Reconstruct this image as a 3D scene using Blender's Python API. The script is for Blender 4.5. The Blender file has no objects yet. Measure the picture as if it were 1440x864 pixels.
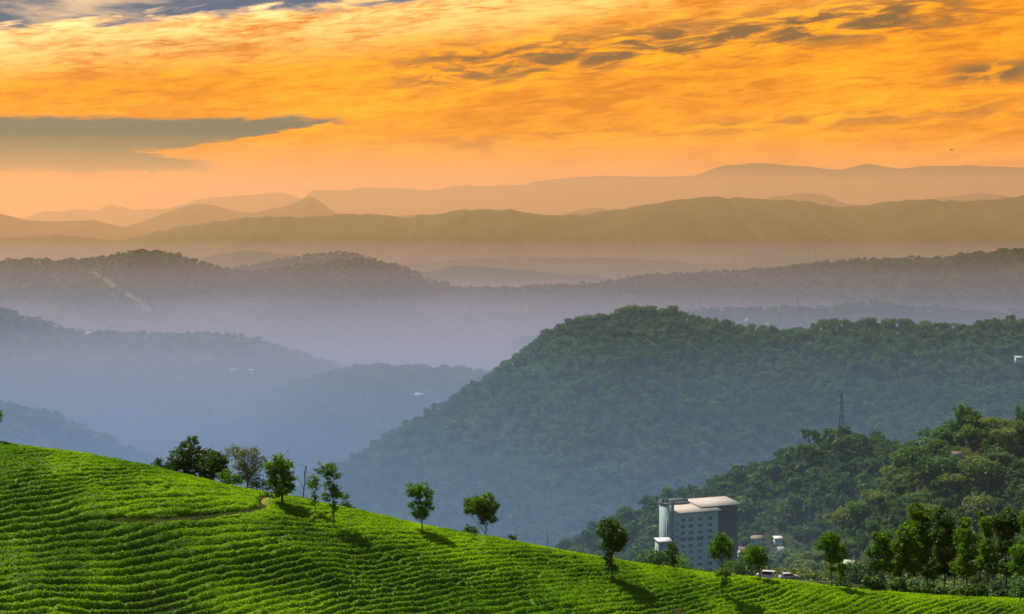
import bpy, math, random
import numpy as np
from math import radians, pi, sin, cos
from mathutils import Vector

# ------------------------------------------------------------------ camera
F, W, H, HY = 2690.0, 1440.0, 864.0, 290.0          # focal length in photo pixels, photo size, horizon row
PITCH = math.atan((H / 2 - HY) / F)
scene = bpy.context.scene
COL = scene.collection
cam_d = bpy.data.cameras.new("camera")
cam_d.sensor_fit = 'HORIZONTAL'; cam_d.sensor_width = 36.0
cam_d.lens = 36.0 * F / W
cam_d.clip_start = 1.0; cam_d.clip_end = 90000.0
cam = bpy.data.objects.new("camera", cam_d)
cam.location = (0, 0, 0); cam.rotation_euler = (pi / 2 - PITCH, 0, 0)
COL.objects.link(cam); scene.camera = cam

# ------------------------------------------------------------------ sun
SUN_EL, SUN_X, SUN_Y = 58.0, -0.76, 0.65            # sun stands far behind the hills, to the left
sd = Vector((SUN_X, SUN_Y, 0)).normalized() * cos(radians(SUN_EL)); sd.z = sin(radians(SUN_EL))
sun_d = bpy.data.lights.new("sun", 'SUN')
sun_d.energy = 4.6; sun_d.angle = radians(0.53); sun_d.color = (1.0, 0.88, 0.68)
sun = bpy.data.objects.new("sun", sun_d)
sun.rotation_euler = sd.to_track_quat('Z', 'Y').to_euler()
COL.objects.link(sun)

# ------------------------------------------------------------------ world: sky and clouds
world = bpy.data.worlds.new("World"); scene.world = world; world.use_nodes = True

class NT:
    """small helper that writes node maths"""
    def __init__(s, tree): s.t = tree; s.n = tree.nodes; s.l = tree.links; s.k = 0
    def node(s, typ, **kw):
        o = s.n.new(typ)
        for a, b in kw.items(): setattr(o, a, b)
        return o
    def put(s, sock, v):
        if isinstance(v, bpy.types.NodeSocket): s.l.new(v, sock)
        else: sock.default_value = v
    def m(s, op, a, b=None, c=None, clamp=False):
        o = s.node('ShaderNodeMath', operation=op, use_clamp=clamp)
        s.put(o.inputs[0], a)
        if b is not None: s.put(o.inputs[1], b)
        if c is not None: s.put(o.inputs[2], c)
        return o.outputs[0]
    def add(s, a, b): return s.m('ADD', a, b)
    def sub(s, a, b): return s.m('SUBTRACT', a, b)
    def mul(s, a, b): return s.m('MULTIPLY', a, b)
    def ramp(s, v, a, b, lo=0.0, hi=1.0):               # smoothstep from a to b
        o = s.node('ShaderNodeMapRange', interpolation_type='SMOOTHSTEP')
        for i, x in enumerate((v, a, b, lo, hi)): s.put(o.inputs[i], x)
        return o.outputs[0]
    def xyz(s, x, y, z=0.0):
        o = s.node('ShaderNodeCombineXYZ')
        for i, v in enumerate((x, y, z)): s.put(o.inputs[i], v)
        return o.outputs[0]
    def noise(s, vec, scale=1.0, detail=6.0, rough=0.55, dist=0.0):
        o = s.node('ShaderNodeTexNoise')
        s.put(o.inputs['Vector'], vec); s.put(o.inputs['Scale'], scale)
        o.inputs['Detail'].default_value = detail; o.inputs['Roughness'].default_value = rough
        o.inputs['Distortion'].default_value = dist
        return o.outputs['Fac']
    def mix(s, f, a, b, blend='MIX'):
        o = s.node('ShaderNodeMix', data_type='RGBA', blend_type=blend)
        s.put(o.inputs[0], f)
        for sock, v in ((o.inputs[6], a), (o.inputs[7], b)):
            if isinstance(v, (tuple, list)): v = (*v[:3], 1.0)
            s.put(sock, v)
        return o.outputs[2]

def build_world():
    g = NT(world.node_tree); g.n.clear()
    out = g.node('ShaderNodeOutputWorld')
    tc = g.node('ShaderNodeTexCoord')
    sep = g.node('ShaderNodeSeparateXYZ'); g.l.new(tc.outputs['Generated'], sep.inputs[0])
    x, y, z = sep.outputs
    az = g.m('ARCTAN2', x, y); el = g.m('ARCSINE', z)
    U = g.add(g.mul(az, F), W / 2)                       # angles, in units of 1/2690 rad
    V = g.sub(HY, g.mul(el, F))
    # the far, low sky: a deck of altocumulus lit orange, drawn out by the flat view
    slant = g.add(V, g.mul(U, 0.085))
    big = g.noise(g.xyz(g.mul(U, 1 / 330), g.mul(slant, 1 / 60)), 1, 5, .55, .4)
    mid = g.noise(g.xyz(g.mul(U, 1 / 80), g.mul(slant, 1 / 16)), 1, 7, .62, .5)
    fine = g.noise(g.xyz(g.mul(U, 1 / 34), g.mul(slant, 1 / 4.2)), 1, 6, .65, .8)
    wob = g.add(g.mul(g.sub(mid, .5), 60.0), g.mul(g.sub(fine, .5), 22.0))
    tex = g.add(g.add(g.mul(big, .32), g.mul(mid, .38)), g.mul(fine, .30))
    rough = g.ramp(tex, .38, .62)
    calm = g.ramp(V, 285.0, 150.0, .25, 1.0)             # structure smooths out towards the horizon
    col = g.mix(rough, (.42, .120, .000), (.78, .29, .002))
    col = g.mix(calm, (.68, .235, .006), col)
    # upper edge of the deck, rising to the right, lit cream where it thins
    edge = g.m('MAXIMUM', g.m('MINIMUM', g.sub(50.0, g.mul(U, .085)), 75.0), -70.0)
    dv = g.sub(g.add(V, wob), edge)                     # distance under that edge
    cream = g.mul(g.ramp(dv, 95.0, 5.0), g.ramp(tex, .36, .62))
    left = g.ramp(U, 1150.0, 350.0, .35, 1.0)
    col = g.mix(g.mul(cream, left), col, (.95, .62, .28))
    # grey shaded streaks inside the deck
    def streak(u0, v0, slope, width, length, gain):
        c = g.sub(V, g.add(v0, g.mul(g.sub(U, u0), -slope)))
        a = g.ramp(g.m('ABSOLUTE', g.add(c, g.mul(g.sub(mid, .5), 30.0))), width, width * .2)
        b = g.ramp(g.m('ABSOLUTE', g.sub(U, u0)), length, length * .55)
        t = g.ramp(mid, .60, .42)
        return g.m('MULTIPLY', g.mul(g.mul(a, b), t), gain, clamp=True)
    for args in ((960, 60, .105, 44, 500, 1.0), (1420, 104, .06, 20, 120, 1.0), (1350, 160, .05, 20, 420, .35),
                 (900, 185, .06, 15, 460, .30), (190, 70, .03, 18, 190, .25)):
        col = g.mix(streak(*args), col, (.12, .062, .028))
    # the clear wedge low in the sky
    wv = g.add(V, g.add(g.mul(wob, .30), g.add(g.mul(g.sub(big, .5), 14.0), g.mul(g.sub(fine, .5), 16.0))))
    g1 = g.ramp(g.sub(wv, g.add(174.0, g.mul(g.sub(480.0, U), .148))), 2.5, -2.5)
    g2 = g.mul(g.ramp(g.sub(wv, g.sub(231.0, g.mul(g.sub(320.0, U), .13))), -2.0, 3.0), g.ramp(U, 330.0, 260.0))
    gap = g.mul(g.mul(g.m('MAXIMUM', g1, g2), g.mul(g.ramp(wv, 164.0, 174.0), g.ramp(wv, 249.0, 237.0))), g.ramp(U, 500.0, 460.0))
    gap = g.mul(gap, g.ramp(U, -1500.0, -700.0))
    cover = g.mul(g.ramp(dv, -9.0, 9.0), g.sub(1.0, g.mul(gap, .95)))
    # higher up, out of frame: open blue sky with scattered pale cloud
    inv = g.m('DIVIDE', 1.0, g.add(g.m('MAXIMUM', z, 0.0), .12))
    pl = g.xyz(g.mul(x, inv), g.mul(y, inv))
    hi_n = g.noise(pl, 1.3, 7, .6, .3)
    hi = g.mul(g.ramp(hi_n, .50, .66), .75)
    hi_col = g.mix(g.ramp(el, .1, .5), (.75, .50, .27), (.52, .50, .48))
    low = g.ramp(dv, -9.0, 9.0)
    ccol = g.mix(low, hi_col, col)
    cfac = g.m('MAXIMUM', cover, g.mul(hi, g.sub(1.0, low)))
    sky = g.node('ShaderNodeTexSky', sky_type='NISHITA', sun_disc=False)
    sky.sun_elevation = radians(SUN_EL)
    sky.sun_rotation = math.atan2(SUN_X, SUN_Y)
    sky.altitude = 1600; sky.air_density = 1.0; sky.dust_density = 0.6; sky.ozone_density = 2.0
    b1 = g.node('ShaderNodeBackground'); b1.inputs[1].default_value = 0.06
    veil = g.mix(g.ramp(el, .045, .10), (.012, .055, .075), (.012, .050, .125))   # thin grey veil low over the hills
    g.l.new(g.mix(g.ramp(el, .10, .45, .93, 0.0), sky.outputs[0], g.mix(1.0, veil, (16.0, 16.0, 16.0), 'MULTIPLY')), b1.inputs[0])
    b2 = g.node('ShaderNodeBackground'); b2.inputs[1].default_value = 1.0
    g.l.new(ccol, b2.inputs[0])
    mx = g.node('ShaderNodeMixShader')
    g.l.new(cfac, mx.inputs[0]); g.l.new(b1.outputs[0], mx.inputs[1]); g.l.new(b2.outputs[0], mx.inputs[2])
    g.l.new(mx.outputs[0], out.inputs[0])
build_world()
world.cycles.sampling_method = 'MANUAL'; world.cycles.sample_map_resolution = 1024

# ------------------------------------------------------------------ exposure and render settings
vs = scene.view_settings
vs.view_transform = 'Standard'; vs.look = 'None'; vs.exposure = 0.88; vs.gamma = 1.0; vs.use_curve_mapping = False
scene.render.engine = 'CYCLES'
cy = scene.cycles
cy.use_denoising = True; cy.denoiser = 'OPENIMAGEDENOISE'
cy.max_bounces = 6; cy.diffuse_bounces = 3; cy.glossy_bounces = 2; cy.transmission_bounces = 3
cy.volume_bounces = 2; cy.transparent_max_bounces = 6
cy.sample_clamp_indirect = 6.0

# ------------------------------------------------------------------ helpers
HAZE_DENSITY, HAZE_COLOR, HAZE_ABS, HAZE_G = 0.44e-4, (0.48, 0.37, 0.17), (1.0, 0.25, 0.0), 0.5
MIST = [  # layers of mist lying in the valleys: from, to (metres ahead), top, density, colour
    (-1800, 2440, -75, 1.6e-4, (.25, .52, .88)),
    (2455, 5200, -92, 1.9e-4, (.66, .54, .76)),
    (2465, 5150, -195, 4.2e-4, (.80, .68, .95)),
    (-1700, 3450, -140, 2.4e-4, (.31, .51, 1.0)),
    (-1600, 3400, -230, 3.8e-4, (.30, .50, 1.0)),
    (7450, 27300, 285, 0.85e-4, (1.0, .61, .48))]
FLOOR = -345.0                                          # valley floor below the camera
CP, SP = cos(PITCH), sin(PITCH)

def P(px, py, Y):
    """point seen at photo pixel (px, py) that stands Y metres ahead"""
    px = np.asarray(px, float); py = np.asarray(py, float)
    dx = (px - W / 2) / F; dy = (H / 2 - py) / F
    t = Y / (CP + dy * SP)
    return np.stack(np.broadcast_arrays(dx * t, Y, (-SP + dy * CP) * t), -1)
def proj(p):
    p = np.asarray(p, float)
    d = p[..., 1] * CP - p[..., 2] * SP
    return W / 2 + F * p[..., 0] / d, H / 2 - F * (p[..., 1] * SP + p[..., 2] * CP) / d

def _hash(i, j, seed):
    n = (i * 374761393 + j * 668265263 + seed * 1442695041).astype(np.int64) & 0xffffffff
    n = ((n ^ (n >> 13)) * 1274126177) & 0xffffffff
    n = ((n ^ (n >> 16)) * 2246822519) & 0xffffffff
    return ((n ^ (n >> 15)) & 0xffffff) / float(0xffffff)
def vnoise(x, y, seed=0):
    x = np.asarray(x, float); y = np.asarray(y, float)
    xi = np.floor(x).astype(np.int64); yi = np.floor(y).astype(np.int64)
    fx = x - xi; fy = y - yi
    fx = fx * fx * (3 - 2 * fx); fy = fy * fy * (3 - 2 * fy)
    a = _hash(xi, yi, seed); b = _hash(xi + 1, yi, seed); c = _hash(xi, yi + 1, seed); d = _hash(xi + 1, yi + 1, seed)
    return (a + (b - a) * fx) * (1 - fy) + (c + (d - c) * fx) * fy
def fbm(x, y, seed=0, oct=4):
    s = 0; a = .5; t = 0
    for o in range(oct):
        s = s + a * (vnoise(x, y, seed + o * 17) - .5); t += a; a *= .5
        x = np.asarray(x) * 2.03 + 5.1; y = np.asarray(y) * 2.03 + 1.7
    return s / t * 2
def sstep(x, a, b):
    t = np.clip((x - a) / (b - a), 0, 1); return t * t * (3 - 2 * t)

def mesh_np(name, V, Q, mat=None, smooth=False):
    V = np.ascontiguousarray(V, np.float32); Q = np.ascontiguousarray(Q, np.int32)
    me = bpy.data.meshes.new(name)
    me.vertices.add(len(V)); me.vertices.foreach_set('co', V.ravel())
    if len(Q):
        k = Q.shape[1]
        me.loops.add(Q.size); me.loops.foreach_set('vertex_index', Q.ravel())
        me.polygons.add(len(Q)); me.polygons.foreach_set('loop_start', np.arange(len(Q), dtype=np.int32) * k)
        if smooth: me.polygons.foreach_set('use_smooth', np.ones(len(Q), bool))
    me.update(calc_edges=True)
    if mat: me.materials.append(mat)
    return me
def link(name, me, parent=None, loc=None):
    o = bpy.data.objects.new(name, me); COL.objects.link(o)
    if parent: o.parent = parent
    if loc is not None: o.location = loc
    return o
def tag(o, label=None, cat=None, group=None, kind=None):
    if label: o['label'] = label
    if cat: o['category'] = cat
    if group: o['group'] = group
    if kind: o['kind'] = kind
    return o
def thing(name, label, cat, loc, rz=0.0, group=None):
    o = link(name, None, None, loc); o.rotation_euler = (0, 0, rz)
    o.empty_display_size = .5
    return tag(o, label, cat, group)
def grid_mesh(name, X, Y, Z, mat, smooth=True):
    n, m = X.shape
    V = np.stack([X, Y, Z], -1).reshape(-1, 3)
    i = np.arange(n * m).reshape(n, m)
    Q = np.stack([i[:-1, :-1], i[:-1, 1:], i[1:, 1:], i[1:, :-1]], -1).reshape(-1, 4)
    return mesh_np(name, V, Q, mat, smooth)

class MB:
    """collects quads"""
    def __init__(s): s.v = []; s.q = []; s.n = 0
    def quads(s, V, Q):
        V = np.asarray(V, float).reshape(-1, 3); s.v.append(V); s.q.append(np.asarray(Q, int).reshape(-1, 4) + s.n); s.n += len(V)
    def quad(s, a, b, c, d): s.quads([a, b, c, d], [[0, 1, 2, 3]])
    def box(s, x0, x1, y0, y1, z0, z1, taper=0.0):
        t = taper
        V = [(x0, y0, z0), (x1, y0, z0), (x1, y1, z0), (x0, y1, z0),
             (x0 + t, y0 + t, z1), (x1 - t, y0 + t, z1), (x1 - t, y1 - t, z1), (x0 + t, y1 - t, z1)]
        s.quads(V, [[0, 3, 2, 1], [4, 5, 6, 7], [0, 1, 5, 4], [1, 2, 6, 5], [2, 3, 7, 6], [3, 0, 4, 7]])
    def tube(s, pts, rad, k=6):
        pts = np.asarray(pts, float); n = len(pts); rad = np.broadcast_to(rad, n)
        d = np.gradient(pts, axis=0); d /= np.linalg.norm(d, axis=1)[:, None] + 1e-9
        ref = np.where(np.abs(d[:, 2:3]) > .9, [[1., 0, 0]], [[0, 0, 1.]])
        a = np.cross(d, ref); a /= np.linalg.norm(a, axis=1)[:, None] + 1e-9
        b = np.cross(d, a)
        t = np.arange(k) * 2 * pi / k
        V = pts[:, None] + rad[:, None, None] * (a[:, None] * np.cos(t)[None, :, None] + b[:, None] * np.sin(t)[None, :, None])
        i = np.arange(n * k).reshape(n, k); j = np.roll(i, -1, 1)
        Q = np.stack([i[:-1], j[:-1], j[1:], i[1:]], -1).reshape(-1, 4)
        s.quads(V.reshape(-1, 3), Q)
    def mesh(s, name, mat, smooth=False):
        return mesh_np(name, np.concatenate(s.v), np.concatenate(s.q), mat, smooth)
    def build(s, name, mat, parent=None, loc=None, smooth=False):
        return link(name, s.mesh(name, mat, smooth), parent, loc)

def kites(C, size, rng, up=0.0, width=.62, out=None, outk=0.0):
    """one small leaf-shaped quad at each centre"""
    n = len(C)
    nrm = rng.normal(size=(n, 3)); nrm /= np.linalg.norm(nrm, axis=1)[:, None]
    nrm[:, 2] = nrm[:, 2] + up
    if out is not None: nrm = nrm + out * outk
    nrm /= np.linalg.norm(nrm, axis=1)[:, None] + 1e-9
    r = rng.normal(size=(n, 3)); a = np.cross(nrm, r); a /= np.linalg.norm(a, axis=1)[:, None] + 1e-9
    b = np.cross(nrm, a)
    size = np.broadcast_to(size, n)[:, None]
    V = np.stack([C - a * size * .5, C + b * size * width * .5 - a * size * .05, C + a * size * .5, C - b * size * width * .5 - a * size * .05], 1)
    return V.reshape(-1, 3), np.arange(4 * n).reshape(n, 4)

# ------------------------------------------------------------------ materials
def mat_new(name):
    m = bpy.data.materials.new(name); m.use_nodes = True
    g = NT(m.node_tree); g.n.clear()
    return m, g, g.node('ShaderNodeOutputMaterial')
def leaf_mat(name, dark, light, trans=.35, tip=None, rough=.55, patch=.02, inst=.5, spec=.08):
    """leaves: tone differs from leaf to leaf, from clump to clump and from tree to tree"""
    m, g, out = mat_new(name)
    geo = g.node('ShaderNodeNewGeometry'); oi = g.node('ShaderNodeObjectInfo')
    n = g.noise(geo.outputs['Position'], patch, 4, .6)
    f = g.add(g.add(g.mul(geo.outputs['Random Per Island'], .35 - inst * .1), g.mul(g.ramp(n, .36, .64), .65 - inst * .35)), g.mul(oi.outputs['Random'], inst * .45))
    col = g.mix(f, dark, light)
    if tip: col = g.mix(g.ramp(geo.outputs['Random Per Island'], .86, .97), col, tip)
    p = g.node('ShaderNodeBsdfPrincipled'); g.put(p.inputs['Base Color'], col)
    p.inputs['Roughness'].default_value = rough; p.inputs['Specular IOR Level'].default_value = spec
    t = g.node('ShaderNodeBsdfTranslucent')
    g.put(t.inputs['Color'], g.mix(.75, col, (1.0, 1.0, .35), 'MULTIPLY'))
    mx = g.node('ShaderNodeMixShader'); mx.inputs[0].default_value = trans
    g.l.new(p.outputs[0], mx.inputs[1]); g.l.new(t.outputs[0], mx.inputs[2]); g.l.new(mx.outputs[0], out.inputs[0])
    return m
def plain_mat(name, c0, c1, scale=1.0, rough=.8, bump=0.0, bscale=None, metallic=0.0, spec=.3):
    m, g, out = mat_new(name)
    geo = g.node('ShaderNodeNewGeometry')
    n = g.noise(geo.outputs['Position'], scale, 6, .6)
    p = g.node('ShaderNodeBsdfPrincipled'); g.put(p.inputs['Base Color'], g.mix(g.ramp(n, .3, .7), c0, c1))
    p.inputs['Roughness'].default_value = rough; p.inputs['Metallic'].default_value = metallic
    p.inputs['Specular IOR Level'].default_value = spec
    if bump:
        b = g.node('ShaderNodeBump'); b.inputs['Strength'].default_value = 1.0; b.inputs['Distance'].default_value = bump
        g.put(b.inputs['Height'], g.noise(geo.outputs['Position'], bscale or scale * 3, 5, .65))
        g.l.new(b.outputs[0], p.inputs['Normal'])
    g.l.new(p.outputs[0], out.inputs[0])
    return m
M = dict(
    tea=leaf_mat('tea_leaf', (.030, .130, .003), (.36, .58, .001), .46, (.36, .55, .005), .7, .06, 0, .03),
    teabody=leaf_mat('tea_bush', (.016, .065, .004), (.085, .21, .003), .10, None, .6, .12, 0, .1),
    soil=plain_mat('soil', (.016, .026, .008), (.036, .046, .015), .5, .95, .08, 4, spec=0.0),
    oak=leaf_mat('silver_oak_leaf', (.045, .125, .012), (.130, .260, .020), .42, (.18, .31, .03), .5, .35, .35),
    dark=leaf_mat('dark_leaf', (.025, .070, .018), (.070, .140, .026), .32, (.11, .19, .03), .5, .3, .3),
    bright=leaf_mat('bright_leaf', (.060, .150, .014), (.130, .250, .022), .40, None, .5, .35, .3),
    pale=leaf_mat('pale_leaf', (.065, .105, .040), (.15, .19, .08), .35, (.24, .22, .14), .6, .4, .3),
    forest=leaf_mat('forest_leaf', (.014, .070, .022), (.120, .230, .036), .32, (.18, .24, .05), .55, .05, 1.0),
    forest_olive=leaf_mat('forest_olive_leaf', (.050, .115, .028), (.190, .250, .055), .32, (.29, .29, .13), .55, .05, 1.0),
    wood=leaf_mat('far_wood_leaf', (.014, .070, .022), (.115, .215, .045), .30, None, .6, .012, 1.0),
    bark=plain_mat('bark', (.050, .040, .030), (.13, .11, .085), 3, .9, .02, 12),
    palebark=plain_mat('pale_bark', (.22, .20, .17), (.36, .33, .28), 3, .9, .02, 12),
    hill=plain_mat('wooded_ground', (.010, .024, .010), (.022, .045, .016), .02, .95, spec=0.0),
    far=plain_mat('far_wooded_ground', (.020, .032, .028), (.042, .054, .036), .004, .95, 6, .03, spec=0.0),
    floor=plain_mat('valley_ground', (.040, .060, .024), (.085, .095, .045), .006, .95, spec=0.0),
    clearing=plain_mat('dry_grass', (.05, .075, .025), (.10, .105, .04), .05, .95, spec=0.0),
    asphalt=plain_mat('asphalt', (.045, .045, .046), (.065, .064, .062), 2, .9),
)

# ------------------------------------------------------------------ terrain: the near hillside
YC = 230.0
CREST = [(-340, 588), (-160, 604), (0, 623), (80, 633), (160, 645), (215, 657), (290, 676), (340, 687), (400, 698), (480, 712), (540, 726), (600, 740),
         (660, 750), (720, 761), (800, 776), (860, 786), (920, 796), (1000, 806), (1080, 814), (1160, 823), (1240, 832),
         (1320, 838), (1440, 843), (1600, 848), (1900, 852)]
_c = P([a for a, b in CREST], [b for a, b in CREST], YC)
_cx, _cz = _c[:, 0], _c[:, 2] - .42
def zc(X):
    s = 0
    for k in (-4, -2, 0, 2, 4): s = s + np.interp(X + k, _cx, _cz)
    s = s / 5
    return s + np.where(X > _cx[-1], -.02 * (X - _cx[-1]), 0)
def tea_z(X, Y):
    z0 = zc(X); g0 = -z0 / YC
    s = np.maximum(YC - Y, 0); t = np.maximum(Y - YC, 0)
    L = 10.0
    z = z0 + g0 * s - (g0 + .55) * (s - L * (1 - np.exp(-s / L)))
    m = .46 + (.214 - .46) * sstep(X, -25, 45)
    m = np.maximum(m, g0 + .004)
    Lm = 25.0
    return z - (m * t - (m - g0) * Lm * (1 - np.exp(-t / Lm)))
def smax(a, b, k):
    d = np.clip(.5 + .5 * (a - b) / k, 0, 1); return b + (a - b) * d + k * d * (1 - d)
HILL1 = [(640, 850), (720, 812), (780, 785), (830, 758), (870, 742), (935, 716), (985, 708), (1010, 690), (1050, 678), (1100, 655), (1140, 640), (1190, 624),
         (1240, 628), (1285, 638), (1340, 632), (1440, 620), (1700, 600)]
HILL2 = [(1080, 860), (1180, 780), (1240, 705), (1285, 665), (1310, 645), (1350, 626), (1385, 612), (1440, 618), (1560, 600), (1800, 610)]
def _prof(pts, Y, X):
    c = P([a for a, b in pts], [b for a, b in pts], Y)
    return np.interp(X, c[:, 0], c[:, 2])
def T(X, Y):
    X = np.asarray(X, float); Y = np.asarray(Y, float)
    z = tea_z(X, Y)
    z = smax(z, -1.7 - .5 * np.maximum(Y, -30), 6)                      # the slope the photographer stands on
    z = z + 5.4 * np.exp(-((Y - 402) / 16) ** 2) * sstep(X, 30, 46) * sstep(X, 90, 70)   # road bank
    n = fbm(X / 60, Y / 60, 5, 4)
    for pts, y0, sl in ((HILL1, 1100., .36), (HILL2, 850., .40)):
        r = _prof(pts, y0, X) - sl * (np.sqrt((Y - y0) ** 2 + 15 ** 2) - 15) + n * 7 * np.clip(np.abs(Y - y0) / 80, 0, 1)
        z = smax(z, r, 8)
    pd = np.hypot(X - 94, Y - 936)
    z = smax(z, -183 - .35 * np.maximum(pd - 38, 0), 3)                   # level ground under the big building
    drop = sstep(Y, 1120, 1500)
    return np.maximum(z * (1 - drop) + FLOOR * drop, FLOOR - 2 + 0 * z)

def build_hillside():
    ys = np.concatenate([np.arange(-60, 170, 8), np.arange(170, 260, .6), np.arange(260, 460, 3), np.arange(460, 1520, 10)])
    xs = np.concatenate([np.arange(-700, -110, 20), np.arange(-110, 110, .8), np.arange(110, 700, 10)])
    X, Y = np.meshgrid(xs, ys)
    Z = T(X, Y)
    tag(link('hillside', grid_mesh('hillside', X, Y, Z, M['soil'])), 'steep hillside under the tea bushes falling to the valley', 'hillside', kind='structure')
build_hillside()

def build_ground():
    xs = np.linspace(-13000, 13000, 100); ys = np.linspace(-1400, 27000, 100)
    X, Y = np.meshgrid(xs, ys)
    Z = FLOOR - 3 + fbm(X / 900, Y / 900, 3, 3) * 2
    tag(link('ground', grid_mesh('ground', X, Y, Z, M['floor'])), 'wooded valley floor stretching away between the hills', 'valley floor', kind='structure')
build_ground()

# ------------------------------------------------------------------ terrain: hills and ridges, near to far
class Ridge:
    def __init__(s, Y, pts, slope, w=40., treeh=0., gully=20., lam=120., seed=1, bump=0., back=None, run=None, blam=30.):
        s.Y, s.slope, s.w, s.treeh, s.gully, s.lam, s.seed, s.bump, s.blam = Y, slope, w, treeh, gully, lam, seed, bump, blam
        c = P([a for a, b in pts], [b for a, b in pts], Y); s.cx, s.cz = c[:, 0], c[:, 2] - treeh
        s.back = back or slope * 1.1
        s.run = run or (s.cz.max() - FLOOR) / slope * 1.15 + w
    def crest(s, X):
        d = s.Y * (.003 if s.Y < 12000 else .0012); z = 0
        for k in (-1.5, -.75, 0, .75, 1.5): z = z + np.interp(X + k * d, s.cx, s.cz)
        z = z / 5
        return z + s.bump * fbm(X / s.blam, 0 * X, s.seed + 50, 4)
    def h(s, X, Y):
        X = np.asarray(X, float); Y = np.asarray(Y, float)
        wob = fbm(X / (s.lam * 5), 0 * X, s.seed + 9, 2) * s.w * 1.0
        d = Y - s.Y - wob
        sl = np.where(d < 0, s.slope, s.back)
        n = fbm(X / s.lam, Y / (s.lam * 1.8), s.seed, 4)
        r = 1 - np.abs(fbm(X / s.lam / 1.7, Y / (s.lam * 4), s.seed + 3, 3)) * 2
        fade = np.clip(np.abs(d) / (s.w * 3), 0, 1)
        return s.crest(X) - sl * (np.sqrt(d * d + s.w ** 2) - s.w) + (n * .6 - (r - .3) * .5) * s.gully * fade
    def build(s, name, label, mat, nx=420, ny=60, xr=None, cat='hill'):
        x0, x1 = xr or (-.46 * s.Y, .46 * s.Y)
        t = np.linspace(-1, .45, ny); yy = s.Y + np.sign(t) * np.abs(t) ** 1.25 * s.run
        X, Y = np.meshgrid(np.linspace(x0, x1, nx), yy)
        Z = np.maximum(s.h(X, Y), FLOOR - 12)
        o = link(name, grid_mesh(name, X, Y, Z, mat))
        return tag(o, label, cat, kind='structure')

R_MID = Ridge(2100, [(-400, 790), (100, 790), (300, 745), (400, 700), (480, 652), (560, 602), (640, 556), (700, 521), (730, 497), (770, 471), (790, 457), (830, 445), (880, 441),
              (940, 439), (1000, 449), (1060, 458), (1120, 464), (1170, 456), (1220, 458), (1290, 456), (1340, 458), (1400, 449), (1440, 447), (1600, 440), (2100, 460)],
              .44, 35, 9, 26, 130, 11)
R_LEFT = Ridge(3200, [(-600, 450), (-200, 425), (0, 433), (50, 451), (110, 468), (180, 469), (250, 471), (300, 469), (350, 476), (400, 490), (450, 505), (490, 519), (560, 560), (640, 600), (800, 620), (2000, 620)],
              .27, 50, 9, 36, 190, 21)
R_LEFT2 = Ridge(2900, [(200, 640), (300, 590), (400, 545), (450, 528), (490, 519), (540, 514), (600, 516), (650, 518), (700, 524), (800, 545), (1000, 600), (2000, 640)], .27, 40, 9, 24, 160, 27)
R_SPUR = Ridge(2500, [(-500, 540), (-100, 552), (0, 567), (60, 580), (120, 602), (180, 630), (240, 660), (2000, 690)], .25, 30, 9, 20, 130, 31)
R_DARK = Ridge(4500, [(-600, 385), (-200, 372), (0, 366), (60, 363), (130, 363), (180, 354), (215, 350), (250, 356), (280, 366), (300, 373), (340, 380), (380, 378), (430, 370), (500, 364), (540, 367), (570, 377), (600, 391), (640, 402),
              (700, 405), (780, 400), (840, 398), (900, 388), (960, 384), (1050, 380), (1120, 373), (1180, 366), (1250, 364), (1330, 361), (1400, 353), (1440, 350), (1700, 345), (2100, 360)],
              .20, 80, 10, 46, 300, 41)
R_BACK = Ridge(5300, [(-500, 420), (250, 420), (320, 378), (370, 369), (420, 361), (470, 354), (500, 356), (540, 370), (600, 400), (800, 430), (2000, 430)], .2, 80, 10, 40, 300, 43)
R_LILAC = Ridge(3600, [(-500, 470), (700, 470), (900, 450), (980, 437), (1040, 434), (1100, 431), (1160, 434), (1200, 427), (1245, 425), (1275, 432), (1320, 432), (1360, 438), (1420, 440), (1600, 430), (2000, 440)],
              .2, 60, 10, 26, 220, 47)
R_PALE = Ridge(9000, [(-400, 400), (200, 390), (280, 364), (330, 354), (365, 352), (420, 360), (480, 372), (570, 372), (640, 366), (700, 364), (760, 361), (800, 364), (860, 361), (930, 366), (960, 369),
              (1000, 372), (1080, 366), (1110, 361), (1170, 361), (1200, 366), (1280, 366), (1340, 362), (1400, 352), (1440, 347), (1700, 350), (2100, 360)], .18, 90, 0, 40, 420, 53, 9, blam=70)
R_PALE2 = Ridge(6950, [(-400, 420), (500, 420), (590, 384), (650, 374), (720, 378), (780, 384), (830, 388), (900, 396), (1100, 420), (2000, 420)], .18, 90, 0, 40, 420, 57, 9, blam=70)
R_LONG = Ridge(11300, [(-500, 330), (-100, 332), (0, 334), (60, 330), (110, 334), (160, 338), (200, 330), (260, 318), (320, 309), (380, 305), (430, 306), (480, 301), (500, 299), (520, 302), (570, 305), (620, 302), (650, 296), (690, 294), (740, 298), (765, 303),
              (800, 303), (860, 297), (920, 287), (960, 279), (1000, 277), (1060, 280), (1130, 283), (1165, 289), (1210, 290), (1240, 284), (1290, 281), (1360, 283), (1400, 280), (1440, 275), (1700, 280), (2100, 290)],
              .17, 120, 0, 60, 600, 61, 12, blam=60)
R_LOW = Ridge(13600, [(-500, 300), (-100, 292), (0, 301), (35, 310), (80, 312), (130, 309), (165, 317), (220, 330), (400, 335), (1000, 335), (2000, 335)], .2, 100, 0, 60, 700, 63, 8, blam=140)
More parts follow.
